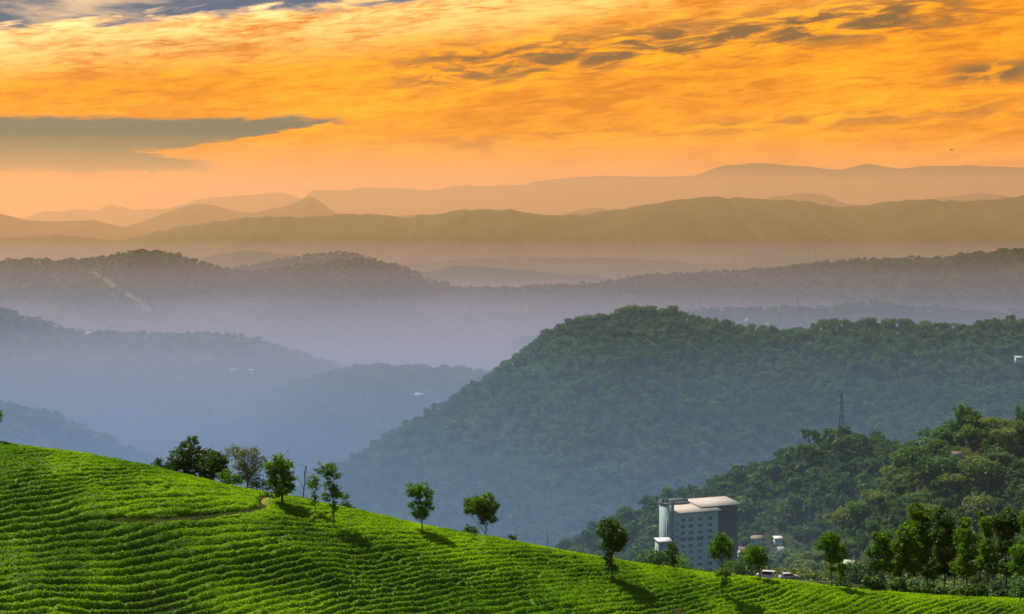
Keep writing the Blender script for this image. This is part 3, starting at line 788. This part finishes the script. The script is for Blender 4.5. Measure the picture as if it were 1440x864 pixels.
def dead_tree(label, segs, Y, basepx, trunk=.09):
    x = float(P(*basepx, Y)[0]); g0 = np.array([x, Y, float(T(x, Y))])
    root = thing('dead_tree', label, 'dead tree', g0)
    for i, (pts, r0, r1) in enumerate(segs):
        q = np.array([P(200 + a / 4.8, 600 + b / 4.8, Y) - g0 for a, b in pts])
        q[:, 1] = np.linspace(0, .5 * (-1) ** i, len(q))
        if i == 0: q[0, 2] = -.3
        b = MB(); b.tube(q, np.linspace(r0, r1, len(q)), 6)
        b.build('trunk' if i == 0 else 'branch', M['bark'], root, smooth=True)
dead_tree('dead bare trunk with a stubby top between the dark tree and the thin one',
          [([(1090, 495), (1088, 440), (1098, 370), (1092, 320), (1103, 268)], .085, .055), ([(1093, 430), (1070, 380), (1045, 325)], .04, .015),
           ([(1093, 350), (1108, 300), (1106, 275)], .05, .03), ([(1092, 470), (1060, 440), (1050, 400)], .035, .012)], 233, (427, 702))
dead_tree('bare dead branches sticking up behind the dense dark tree',
          [([(975, 470), (960, 330), (945, 215), (975, 175), (998, 130)], .09, .012), ([(950, 222), (985, 205), (1000, 170)], .03, .01), ([(960, 330), (1020, 300), (1035, 270)], .03, .01),
           ([(1020, 460), (1030, 380), (1022, 330)], .03, .01)], 236, (403, 699))
dead_tree('leafless sapling stake on the crest past the tiny bush', [([(2736, 810), (2736, 760), (2733, 712)], .05, .02), ([(2735, 745), (2722, 722)], .02, .008)], 232, (770, 768))

# ------------------------------------------------------------------ the big building and the houses
def lin_mat(name, c, rough=.7, var=.12, scale=.6, metallic=0., spec=.3):
    return plain_mat(name, tuple(v * (1 - var) for v in c), tuple(min(1, v * (1 + var)) for v in c), scale, rough, metallic=metallic, spec=spec)
M.update(white_wall=lin_mat('white_wall', (.34, .52, .57)), grey_wall=lin_mat('grey_wall', (.045, .06, .065)), tower_wall=lin_mat('tower_wall', (.20, .29, .31)),
         roof_sheet=lin_mat('roof_sheet', (.36, .33, .32), .7), white_roof=lin_mat('white_roof', (.52, .55, .58), .6), tin=lin_mat('tin_roof', (.34, .34, .34), .6),
         rust=lin_mat('rust_roof', (.20, .14, .115), .8), frame=lin_mat('window_frame', (.30, .32, .32)), cream=lin_mat('cream_wall', (.40, .37, .33)),
         steel=lin_mat('steel', (.045, .055, .065), .7))
def glass_mat(name, c):
    m, g, out = mat_new(name)
    p = g.node('ShaderNodeBsdfPrincipled'); p.inputs['Base Color'].default_value = (*c, 1); p.inputs['Roughness'].default_value = .12
    p.inputs['Specular IOR Level'].default_value = .5
    g.l.new(p.outputs[0], out.inputs[0]); return m
M['pane'] = glass_mat('window_glass', (.02, .03, .04))

def facade(mb, x0, x1, z0, z1, holes, y=0.0, depth=.3):
    """wall face at y with real openings and their reveals"""
    cx = sorted({x0, x1, *[h[0] for h in holes], *[h[1] for h in holes]}); cz = sorted({z0, z1, *[h[2] for h in holes], *[h[3] for h in holes]})
    for a, b in zip(cx[:-1], cx[1:]):
        for c, d in zip(cz[:-1], cz[1:]):
            if any(h[0] <= a and b <= h[1] and h[2] <= c and d <= h[3] for h in holes): continue
            mb.quad((a, y, c), (b, y, c), (b, y, d), (a, y, d))
    for a, b, c, d in holes:
        mb.quad((a, y, c), (a, y, d), (a, y + depth, d), (a, y + depth, c)); mb.quad((b, y, c), (b, y + depth, c), (b, y + depth, d), (b, y, d))
        mb.quad((a, y, c), (a, y + depth, c), (b, y + depth, c), (b, y, c)); mb.quad((a, y, d), (b, y, d), (b, y + depth, d), (a, y + depth, d))
def windows(root, holes, y, depth=.3, mull=1):
    for a, b, c, d in holes:
        m = MB(); t = .09; yy = y + depth * .55
        m.box(a, b, yy, yy + .08, c, c + t); m.box(a, b, yy, yy + .08, d - t, d)
        m.box(a, a + t, yy, yy + .08, c + t, d - t); m.box(b - t, b, yy, yy + .08, c + t, d - t)
        for k in range(mull):
            xm = a + (b - a) * (k + 1) / (mull + 1); m.box(xm - .04, xm + .04, yy, yy + .08, c + t, d - t)
        w = m.build('window', M['frame'], root)
        m = MB(); m.quad((a, y + depth - .02, c), (b, y + depth - .02, c), (b, y + depth - .02, d), (a, y + depth - .02, d)); m.build('pane', M['pane'], w)

def hotel():
    Y0 = 925.0
    o = P(950, 723, Y0); zr = float(o[2])                       # roof edge at the near corner
    zb = -184.0; Hh = zr - zb
    root = thing('tall_building', 'white multi-storey building with flat pale roofs below the forest', 'building', (float(o[0]), Y0, zb), radians(25))
    FL = 3.2
    holes = []
    rows = [Hh - 4.2 - FL * k for k in range(9)]
    cols = [(3.0, 5.6), (7.4, 10.1), (12.6, 15.4), (18.3, 21.0)]
    for k, z in enumerate(rows):
        if z < 1: break
        for j, (a, b) in enumerate(cols):
            if k == 3: a, b = a - .5, b + (.6 if j < 3 else .2)
            holes.append((a, b, z, z + (1.55 if k != 3 else 1.75)))
    wl = MB(); Wd, Dp = 24.0, 13.0
    facade(wl, 0, Wd, 0, Hh, holes)
    wl.box(-.0, Wd, .32, Dp, 0, Hh - .01)
    for xx in (0, Wd): wl.quad((xx, 0, 0), (xx, .33, 0), (xx, .33, Hh), (xx, 0, Hh))
    wl.build('wall', M['white_wall'], root)
    windows(root, holes, 0)
    for k, z in enumerate(rows[:6]):                              # balconies on the corner
        if z < 2: break
        m = MB(); m.box(-1.6, 1.6, -1.0, -.02, z - .95, z - .8); m.box(-1.6, 1.6, -1.0, -.92, z - .8, z + .1); m.box(-1.6, -1.52, -.92, -.02, z - .8, z + .1); m.box(1.52, 1.6, -.92, -.02, z - .8, z + .1)
        m.build('balcony', M['tower_wall'], root)
    for k in range(1, 8):                                         # floor bands
        z = Hh - FL * k - .2
        if z < 1: break
        m = MB(); m.box(1.8, Wd + .04, -.05, -.004, z - .14, z + .1); m.build('floor_band', M['white_wall'], root)
    r = MB()
    def slab(b, x0, x1, y0, y1, z0, z1, th):
        b.quads([(x0, y0, z0), (x1, y0, z0), (x1, y1, z1), (x0, y1, z1), (x0, y0, z0 + th), (x1, y0, z0 + th), (x1, y1, z1 + th), (x0, y1, z1 + th)],
                [[0, 3, 2, 1], [4, 5, 6, 7], [0, 1, 5, 4], [1, 2, 6, 5], [2, 3, 7, 6], [3, 0, 4, 7]])
    slab(r, -.6, Wd + 1.6, -1.3, Dp + .4, Hh + .15, Hh + 2.0, .28); r.build('roof', M['roof_sheet'], root)
    # stair tower
    t = MB(); th = Hh + 4.6; t.box(-4.3, -.02, 1.4, 8.6, 0, th); tw = t.build('stair_tower', M['tower_wall'], root)
    t = MB(); t.box(-4.7, .4, 1.0, 9.0, th, th + .35); t.build('tower_cap', M['grey_wall'], tw)
    t = MB(); t.tube([(-3, 5, th + .3), (-3, 5, th + 4.6)], [.09, .05]); t.tube([(-3.8, 5, th + 3.6), (-2.2, 5, th + 3.6)], .05); t.tube([(-3, 5, th + 2.4), (-2.2, 5, th + 4.2)], .05); t.build('antenna', M['steel'], tw)
    t = MB(); t.box(-4.3, -4.12, 1.22, 1.38, .5, Hh - 1); t.build('drainpipe', M['white_roof'], tw)
    for tx in (-3.4, -1.2):
        t = MB(); t.tube([(tx, 6.5, th + .35), (tx, 6.5, th + 1.9), (tx, 6.5, th + 2.15)], [.8, .8, .3], 12); t.build('water_tank', M['grey_wall'], tw)
    # dark upper block behind the roof, with a pale railing
    t = MB(); t.box(2.0, 15.0, Dp + .6, Dp + 7, Hh - 2, Hh + 4.3); ub = t.build('upper_block', M['grey_wall'], root)
    t = MB()
    for k in range(7): t.box(7.4 + k * 1.1, 7.55 + k * 1.1, Dp - .2, Dp - .05, Hh + 2.3, Hh + 3.4)
    t.box(7.4, 14.2, Dp - .2, Dp - .05, Hh + 3.4, Hh + 3.5); t.build('railing', M['white_roof'], ub)
    # the darker wing set back to the side
    hw = [(Wd + 2.2 + 4.2 * k, Wd + 4.4 + 4.2 * k, Hh - 3.4 - FL * j, Hh - 1.9 - FL * j) for k in range(3) for j in range(6)]
    t = MB(); facade(t, Wd + .02, Wd + 14.5, 0, Hh + .6, hw, 5.0); t.box(Wd + .02, Wd + 14.5, 5.32, 18, 0, Hh + .6); t.quad((Wd + 14.5, 5, 0), (Wd + 14.5, 5.33, 0), (Wd + 14.5, 5.33, Hh + .6), (Wd + 14.5, 5, Hh + .6))
    wg = t.build('side_wing', M['grey_wall'], root)
    t = MB(); slab(t, Wd - 7.5, Wd + 16.2, 3.6, 19.5, Hh + 1.5, Hh + 3.2, .28); t.build('wing_roof', M['roof_sheet'], wg)
    windows(root, hw, 5.0)
hotel()

HOUSES = []
def house(px, py, Y, w, d, h, rz, label, roof='tin', wall='white_wall', kind='gable', pitch=.4, group=None, z=None, name='house'):
    if z is None:                                                 # first slope under the sight line that leaves room for the walls
        ys = np.arange(Y - 260, Y + 160, 2.0); q = P(px, py, ys); ok = T(q[:, 0], ys) >= q[:, 2] - h - .5
        Y = float(ys[int(np.argmax(ok))]) if ok.any() else Y
    o = P(px, py, Y); g0 = float(T(o[0], Y)) if z is None else z
    zz = max(float(o[2]) - h, g0 - .2)                           # roof line where the photo shows it, walls down to the ground
    HOUSES.append((px, py, Y))
    root = thing(name, label, 'house', (float(o[0]), Y, g0 - .5), rz, group)
    top = float(o[2]) - g0 + .5
    top = max(top, 2.6)
    m = MB(); holes = [(-w * .36, -w * .14, top - 2.0, top - .9), (w * .12, w * .34, top - 2.0, top - .9)]
    facade(m, -w / 2, w / 2, 0, top, holes, -d / 2, .2); m.box(-w / 2, w / 2, -d / 2 + .22, d / 2, 0, top - .01)
    for xx in (-w / 2, w / 2): m.quad((xx, -d / 2, 0), (xx, -d / 2 + .23, 0), (xx, -d / 2 + .23, top), (xx, -d / 2, top))
    m.build('wall', M[wall], root)
    windows(root, holes, -d / 2, .2)
    r = MB(); e = .5; hp = d / 2 * pitch
    if kind == 'gable':
        for s_ in (-1, 1):
            y0 = s_ * (d / 2 + e); z0 = top - e * pitch
            r.quads([(-w / 2 - e, y0, z0), (w / 2 + e, y0, z0), (w / 2 + e, 0, top + hp), (-w / 2 - e, 0, top + hp), (-w / 2 - e, y0, z0 + .15), (w / 2 + e, y0, z0 + .15), (w / 2 + e, 0, top + hp + .15), (-w / 2 - e, 0, top + hp + .15)],
                    [[0, 3, 2, 1], [4, 5, 6, 7], [0, 1, 5, 4], [1, 2, 6, 5], [3, 0, 4, 7]])
        g2 = MB()
        for s_ in (-1, 1):
            xx = s_ * (w / 2 - .05); g2.quad((xx, -d / 2, top), (xx, d / 2, top), (xx, .05, top + hp - .02), (xx, -.05, top + hp - .02))
        g2.build('gable', M[wall], root)
    else:
        r.quads([(-w / 2 - e, -d / 2 - e, top + .02), (w / 2 + e, -d / 2 - e, top + .02), (w / 2 + e, d / 2 + e, top + pitch * d), (-w / 2 - e, d / 2 + e, top + pitch * d),
                 (-w / 2 - e, -d / 2 - e, top + .25), (w / 2 + e, -d / 2 - e, top + .25), (w / 2 + e, d / 2 + e, top + pitch * d + .23), (-w / 2 - e, d / 2 + e, top + pitch * d + .23)],
                [[0, 3, 2, 1], [4, 5, 6, 7], [0, 1, 5, 4], [1, 2, 6, 5], [2, 3, 7, 6], [3, 0, 4, 7]])
    r.build('roof', M[roof], root)
    return root
house(933, 761, 898, 6.6, 5.5, 3, radians(15), 'annex with a white flat roof beside the tall building', 'white_roof', 'tower_wall', 'slab', .16, None, -184.0)
house(1036, 782, 880, 7.0, 5, 3, radians(-8), 'grey-roofed house below the dark wing of the tall building', 'tin', 'cream', 'slab', .2)
house(1045, 772, 905, 4.5, 5, 4, radians(10), 'pale tall-walled house beside the dark wing', 'rust', 'cream', 'gable')
house(1064, 757, 930, 5.5, 5, 3, radians(-12), 'pale house with a rusty roof among trees past the building', 'rust', 'white_wall', 'slab', .2)
house(1094, 757, 900, 4.0, 4, 3, radians(5), 'small white box house above the tent-shaped roof', 'white_roof', 'white_wall', 'slab', .15)
house(1097, 773, 880, 3.6, 4, 2.6, radians(30), 'small shed with a steep white tent-shaped roof', 'white_roof', 'white_wall', 'gable', .7)
house(1195, 794, 780, 4.6, 5, 3, radians(-15), 'little pale-roofed house among trees beside the solitary narrow tree', 'tin', 'cream', 'slab', .25)
house(1208, 806, 700, 5.0, 4, 2.6, radians(-10), 'low shed with a pale roof behind the tall tree belt', 'tin', 'cream', 'slab', .15)
house(1344, 638, 842, 4.0, 4, 3, radians(20), 'pink-roofed house high on the near forested slope', 'rust', 'white_wall', 'gable')
def far_house(px, py, r, label, w, rz=0., roof='tin'):
    w = w * .8
    ys = np.linspace(r.Y - 900, r.Y + 30, 1500); p = P(px, py, ys); b = r.h(p[:, 0], ys) >= p[:, 2] - 9
    j = int(np.argmax(b)) if b.any() else len(ys) - 30
    Y = float(ys[j])
    house(px, py, Y, w, w * .6, 4, rz, label, roof, 'white_wall', 'slab', .25, None, float(r.h(p[j, 0], Y)))
far_house(589, 555, R_LEFT2, 'bright roof on the lower wooded ridge by the steep hill', 16, .1)
far_house(327, 520, R_LEFT, 'pale roof with a longer white roof next to it on the long ridge', 9, .1)
far_house(352, 521, R_LEFT, 'longer white roof on the slope of the long ridge', 13, -.1)
far_house(124, 469, R_LEFT, 'white house on the crest of the long ridge', 13, 0)
far_house(1433, 503, R_MID, 'white building high on the steep forested hill', 10, .1)
far_house(1052, 450, R_LILAC, 'white house among the lilac hills in the mist', 12, .1)
far_house(1081, 456, R_LILAC, 'second small white house lower in the lilac mist', 12, -.1)

def lattice(px, top, base, r, label, w0, seed=0, Y=None, z=None):
    if Y is None:
        Y = r.Y - 5; x = float(P(px, base, Y)[0]); z0 = float(r.h(x, Y)); 
    else:
        x = float(P(px, base, Y)[0]); z0 = float(T(x, Y))
    zt = float(P(px, top, Y)[2]); hgt = zt - z0
    root = thing('lattice_mast', label, 'mast', (x, Y, z0))
    leg = lambda sx, sy, f: np.array([sx * w0 * (1 - .8 * f), sy * w0 * (1 - .8 * f), hgt * f])
    t_ = max(.12, Y / F * .16)
    for sx in (-1, 1):
        for sy in (-1, 1):
            m = MB(); m.tube([leg(sx, sy, 0), leg(sx, sy, 1)], t_, 4); m.build('leg', M['steel'], root)
    n = 8; m = MB()
    for k in range(n):
        f0, f1 = k / n, (k + 1) / n
        for (a, b) in (((-1, -1), (1, -1)), ((1, -1), (1, 1)), ((1, 1), (-1, 1)), ((-1, 1), (-1, -1))):
            m.tube([leg(*a, f0), leg(*b, f1)], t_ * .5, 4); m.tube([leg(*b, f0), leg(*a, f1)], t_ * .5, 4)
    m.build('bracing', M['steel'], root)
    m = MB(); m.tube([(0, 0, hgt * .98), (0, 0, hgt * 1.06)], t_ * .6, 4); m.build('tip', M['steel'], root)
lattice(1183, 552, 624, None, 'dark lattice mast rising from the near forested hilltop', 1.5, Y=1098.)
lattice(1147, 349, 364, R_PALE, 'faint lattice mast on the pale far hills', 4)
lattice(1033, 362, 373, R_PALE, 'small faint mast low on the pale hills', 3)
lattice(1122, 412, 434, R_LILAC, 'faint mast among the misty lilac hills', 2)

# ------------------------------------------------------------------ road and cars behind the crest
def road():
    X, Y = np.meshgrid(np.linspace(34, 88, 40), np.linspace(-3.2, 3.2, 7))
    Y = Y + 402
    Z = T(X, Y) + .03
    tag(link('road', grid_mesh('road', X, Y, Z, M['asphalt'])), 'narrow road on the bank behind the tea crest', 'road', kind='structure')
road()
M.update(car_white=lin_mat('white_paint', (.48, .49, .50), .25, .02, spec=.5), car_grey=lin_mat('grey_paint', (.32, .34, .36), .25, .02, spec=.5), tyre=lin_mat('tyre', (.02, .02, .02)),
         lamp=lin_mat('lamp', (.7, .68, .6), .2), tail=lin_mat('tail_lamp', (.4, .02, .02), .3))
def car(px, Y, rz, paint, label, van=False):
    x = (px - W / 2) / F * Y; z = float(T(x, Y)) + .04
    root = thing('parked_car', label, 'car', (x, Y, z), rz, 'cars on the road behind the tea crest')
    prof = [(-2.1, .35), (-2.12, .75), (-2.0, .98), (-1.75, 1.02), (-1.25, 1.5), (.35, 1.52), (1.0, 1.02), (1.95, .90), (2.12, .68), (2.1, .35)]
    if van: prof = [(-2.1, .35), (-2.12, 1.0), (-2.05, 1.05), (-1.95, 1.62), (-1.7, 1.76), (.7, 1.74), (1.35, 1.08), (1.95, .98), (2.12, .7), (2.1, .35)]
    n = len(prof); m = MB(); V = []
    for yy, k in ((-.86, 0), (-.80, 1), (.80, 1), (.86, 0)):
        for (a, b) in prof:
            inset = .16 * max(0, b - .95)
            s_ = 1 if yy > 0 else -1
            V.append((a, yy - s_ * inset if k == 0 else yy - s_ * inset * 1.2, b))
    Q = []
    for j in range(3):
        for i in range(n - 1): Q.append([j * n + i, j * n + i + 1, (j + 1) * n + i + 1, (j + 1) * n + i])
    m.quads(V, Q)
    for j in (0, 3):
        c = len(V)
        for i in range(1, n - 2, 1):
            m.quad(V[j * n], V[j * n + i], V[j * n + i + 1], V[j * n + n - 1])
    m.build('body', M[paint], root)
    zt = 1.70 if van else 1.46; z0 = 1.08
    for s_ in (-1, 1):
        m = MB(); yo = s_ * .845
        m.quad((-1.5, yo, z0), (.75, yo, z0), (.40, s_ * .77, zt), (-1.3 - .2 * van, s_ * .77, zt)); m.build('side_window', M['pane'], root)
    m = MB(); m.quad((1.02 + .3 * van, -.72, 1.08), (1.02 + .3 * van, .72, 1.08), (.44 + .35 * van, .66, zt + .03), (.44 + .35 * van, -.66, zt + .03)); m.build('windscreen', M['pane'], root)
    m = MB(); m.quad((-1.80 - .25 * van, -.72, 1.08), (-1.36 - .6 * van, -.66, zt), (-1.36 - .6 * van, .66, zt), (-1.80 - .25 * van, .72, 1.08)); m.build('rear_window', M['pane'], root)
    for wx in (-1.3, 1.3):
        for s_ in (-1, 1):
            m = MB(); th = np.linspace(0, 2 * pi, 15)[:-1]
            m.tube([(wx, s_ * .70, .32), (wx, s_ * .89, .32)], .32, 14); w = m.build('wheel', M['tyre'], root)
            m = MB(); m.tube([(wx, s_ * .895, .32), (wx, s_ * .897, .32)], [.2, .02], 12); m.build('rim', M['lamp'], w)
    for s_ in (-1, 1):
        m = MB(); m.box(2.08, 2.15, s_ * .62 - .16, s_ * .62 + .16, .66, .82); m.build('headlight', M['lamp'], root)
        m = MB(); m.box(-2.15, -2.09, s_ * .68 - .1, s_ * .68 + .1, .72, .95); m.build('tail_light', M['tail'], root)
car(1080, 402, radians(160), 'car_white', 'white van parked behind the crest by the spreading tree', True)
car(1113, 402, radians(10), 'car_grey', 'grey car with dark windows parked past the white van')

# ------------------------------------------------------------------ the near forest on the hill behind the building
def hides_house(x, Y, z, h):
    px, top = proj(np.array([x, Y, z + h])); half = 4.5 / Y * F
    return any(Y < hy + 3 and hy < 1200 and abs(px - hx) < half + 9 and top < hp + 5 for hx, hp, hy in HOUSES)
def near_forest():
    rng = np.random.default_rng(9)
    hb = np.array([float(P(985, 760, 925)[0])])
    pts = []
    tries = 0
    while tries < 60000 and len(pts) < 560:
        tries += 1
        Y = 520 + 640 * rng.random(); px = 770 + 740 * rng.random()
        x = (px - W / 2) / F * Y; z = float(T(x, Y))
        if z < -215: continue
        if hides_house(x, Y, z, 10.0): continue
        _px, _py = proj(np.array([x, Y, z + 8]))
        crest = np.interp(_px, [a for a, b in CREST], [b for a, b in CREST])
        if _py > crest + 12: continue                        # hidden behind the tea crest
        if 890 < Y < 962 and 925 < px < 1052: continue       # the building
        if 840 < Y <= 905 and 938 < px < 1015: continue      # keep its front open
        if 860 < Y < 930 and 1026 < px < 1102 and rng.random() < .8: continue
        if 380 < Y < 425 and 1050 < px < 1130: continue
        pts.append((_py, x, Y, z, px))
        # spacing
        for q in pts[:-1]:
            if (q[1] - x) ** 2 + (q[2] - Y) ** 2 < 36: pts.pop(); break
    pts.sort(key=lambda t: t[2])
    lab = {'round': 'round-crowned dark green tree in the dense forest on the near slope', 'flat': 'olive flat-topped tree in the dense forest on the near slope',
           'tall': 'tall slender tree rising from the near forested slope', 'cone': 'dark conical tree in the near forest',
           'olive': 'olive round-crowned tree in the dense forest on the near slope'}
    nm = {'round': 'forest_tree', 'flat': 'flat_topped_tree', 'tall': 'slender_tree', 'cone': 'conical_tree', 'olive': 'olive_tree'}
    rest = []
    for i, (py, x, Y, z, px) in enumerate(pts):
        if i >= 285: rest.append((x, Y, z)); continue
        k = rng.choice(len(FPROTO), p=[.22, .21, .12, .03, .15, .02, .17, .08])
        kind, olive, tm, cm = FPROTO[k]
        key = 'olive' if (olive and kind == 'round') else kind
        o = thing(nm[key], lab[key], 'tree', (x, Y, z), rng.random() * 6.28, nm[key].replace('_', ' ') + 's of the near forest')
        s_ = (.62 + 1.0 * rng.random() ** 1.6) * (1.0 if kind != 'tall' else .9)
        o.scale = (s_ * (.85 + .35 * rng.random()), s_ * (.85 + .35 * rng.random()), s_ * (.85 + .3 * rng.random()))
        link('trunk', tm, o); link('crown', cm, o)
    for fpx, fY, fs in ((905, 505, 1.0), (924, 498, 1.22), (946, 506, 1.02), (962, 496, .82), (984, 510, .78), (1036, 508, .95), (888, 500, .85)):
        kind, olive, tm, cm = FPROTO[(0, 1, 6)[int(fpx) % 3]]
        fx = (fpx - W / 2) / F * fY; fs = fs * 1.4
        o = thing('forest_tree', 'round-crowned tree standing in front of the tall building', 'tree', (fx, fY, float(T(fx, fY))), fpx, 'trees in front of the tall building')
        o.scale = (fs * .8, fs * .8, fs); link('trunk', tm, o); link('crown', cm, o)
    # undergrowth and the smaller trees between
    n = 15000
    Y = 480 + 690 * rng.random(n); px = 760 + 760 * rng.random(n); X = (px - W / 2) / F * Y; Z = T(X, Y)
    ok = (Z > -225) & ~((Y > 905) & (Y < 962) & (px > 925) & (px < 1052)) & ~((Y > 860) & (Y <= 930) & (px > 938) & (px < 1100) & (rng.random(n) < .55))
    ok &= np.array([not hides_house(a, b, c, 4.0) for a, b, c in zip(X, Y, Z)])
    p = np.stack([X, Y, Z - .3], -1)[ok]
    fx = 915 + 120 * rng.random(60); fy = 880 + 20 * rng.random(60); fX = (fx - W / 2) / F * fy
    p = np.concatenate([p, np.stack([fX, fy, T(fX, fy) - .5], -1)])
    scatter('undergrowth', np.concatenate([p, np.array(rest)]) if rest else p, np.concatenate([.35 + .25 * rng.random(len(p)), .9 + .4 * rng.random(len(rest))]), 'dense bushes and undergrowth filling the near forest', 10)
    # skyline trees along the crest of the steep hill
    lab2 = 'tree standing out on the skyline of the steep forested hill'
    xs = [790, 800, 815, 828, 842, 868, 876, 884, 892, 905, 915, 930, 938, 946, 960, 985, 1000, 1020, 1045, 1060, 1075, 1092, 1105, 1130, 1148, 1158, 1166, 1174, 1183, 1192,
          1212, 1225, 1236, 1248, 1258, 1268, 1278, 1290, 1302, 1318, 1330, 1350, 1362, 1378, 1395, 1410, 1425, 1436, 735, 715, 690, 660, 640, 612, 585, 560, 530]
    for px in xs:
        Y = R_MID.Y + rng.normal() * 10; x = (px - W / 2) / F * Y; z = float(R_MID.h(x, Y)) - .5
        kind, olive, tm, cm = FPROTO[[0, 2, 6, 1, 7, 4][rng.integers(6)]]
        big = 1.4 if (790 < px < 845 or 870 < px < 950 or 1140 < px < 1290) else 1.0
        o = thing('skyline_tree', lab2, 'tree', (x, Y, z), rng.random() * 6.28, 'skyline trees on the steep hill')
        s_ = big * (.8 + .5 * rng.random()); o.scale = (s_, s_, s_ * (.95 + .3 * rng.random()))
        link('trunk', tm, o); link('crown', cm, o)
near_forest()

# ------------------------------------------------------------------ belt of shrubs that hides the foot of the tall trees
def hedge_bushes():
    rng = np.random.default_rng(15); n = 130
    px = 1180 + 300 * rng.random(n); Y = 268 + 60 * rng.random(n)
    px2 = 740 + 480 * rng.random(160); Y2 = 300 + 160 * rng.random(160)
    px = np.concatenate([px, px2]); Y = np.concatenate([Y, Y2])
    ok = ~((Y > 385) & (Y < 412)) & ~((px > 1055) & (px < 1135))
    px, Y = px[ok], Y[ok]
    X = (px - W / 2) / F * Y
    scatter('undergrowth', np.stack([X, Y, T(X, Y) - .2], -1), .14 + .22 * rng.random(len(X)), 'scrub growing along the foot of the tall tree belt', 16)
hedge_bushes()

# ------------------------------------------------------------------ a bird over the ridge
def bird():
    p = P(1338, 211, 160.)
    root = thing('flying_bird', 'small dark bird gliding in the orange sky', 'bird', p, radians(60))
    b = MB(); b.tube([(-.24, 0, -.01), (-.14, 0, 0), (0, 0, 0), (.10, 0, .01), (.17, 0, .02), (.21, 0, .01)], [.035, .025, .05, .045, .03, .006], 8); b.build('body', M['steel'], root, smooth=True)
    for s_ in (-1, 1):
        m = MB(); m.quads([(.08, s_ * .03, .02), (-.08, s_ * .03, .015), (-.07, s_ * .2, .09), (.09, s_ * .2, .1), (-.1, s_ * .42, .06), (.0, s_ * .42, .065)], [[0, 1, 2, 3], [3, 2, 4, 5]]); m.build('wing', M['steel'], root)
bird()

# ------------------------------------------------------------------ haze
def volume_mat(name, density, color, absorb, g_):
    m, g, out = mat_new(name)
    v = g.node('ShaderNodeVolumePrincipled')
    v.inputs['Color'].default_value = (*color, 1); v.inputs['Density'].default_value = density
    v.inputs['Anisotropy'].default_value = g_; v.inputs['Absorption Color'].default_value = (*absorb, 1)
    v.inputs['Emission Strength'].default_value = 0.0
    g.l.new(v.outputs[0], out.inputs['Volume'])
    return m
def build_haze():
    b = MB(); b.box(-13500, 13500, -1900, 27500, FLOOR - 14, 545)
    o = b.build('haze', volume_mat('haze', HAZE_DENSITY, HAZE_COLOR, HAZE_ABS, HAZE_G))
    tag(o, 'thin warm haze lying over hills and valleys', 'haze', kind='stuff')
    lab = ['thin teal mist under the crest of the steep forested hill', 'thin lilac mist lying low round the broad dark ridge', 'pale lilac mist pooled at the foot of the broad dark ridge', 'blue mist filling the valley below the hill crests', 'thick blue mist at the bottom of the valley', 'peach mist lying over the far plain']
    for i, (y0, y1, top, dens, c) in enumerate(MIST):
        b = MB(); b.box(-13300 + i * 30, 13300 - i * 30, y0, y1, FLOOR - 13 + i * .5, top)
        o = b.build('valley_mist', volume_mat('valley_mist', dens, c, (0, 0, 0), .45))
        tag(o, lab[i], 'mist', kind='stuff')
build_haze()
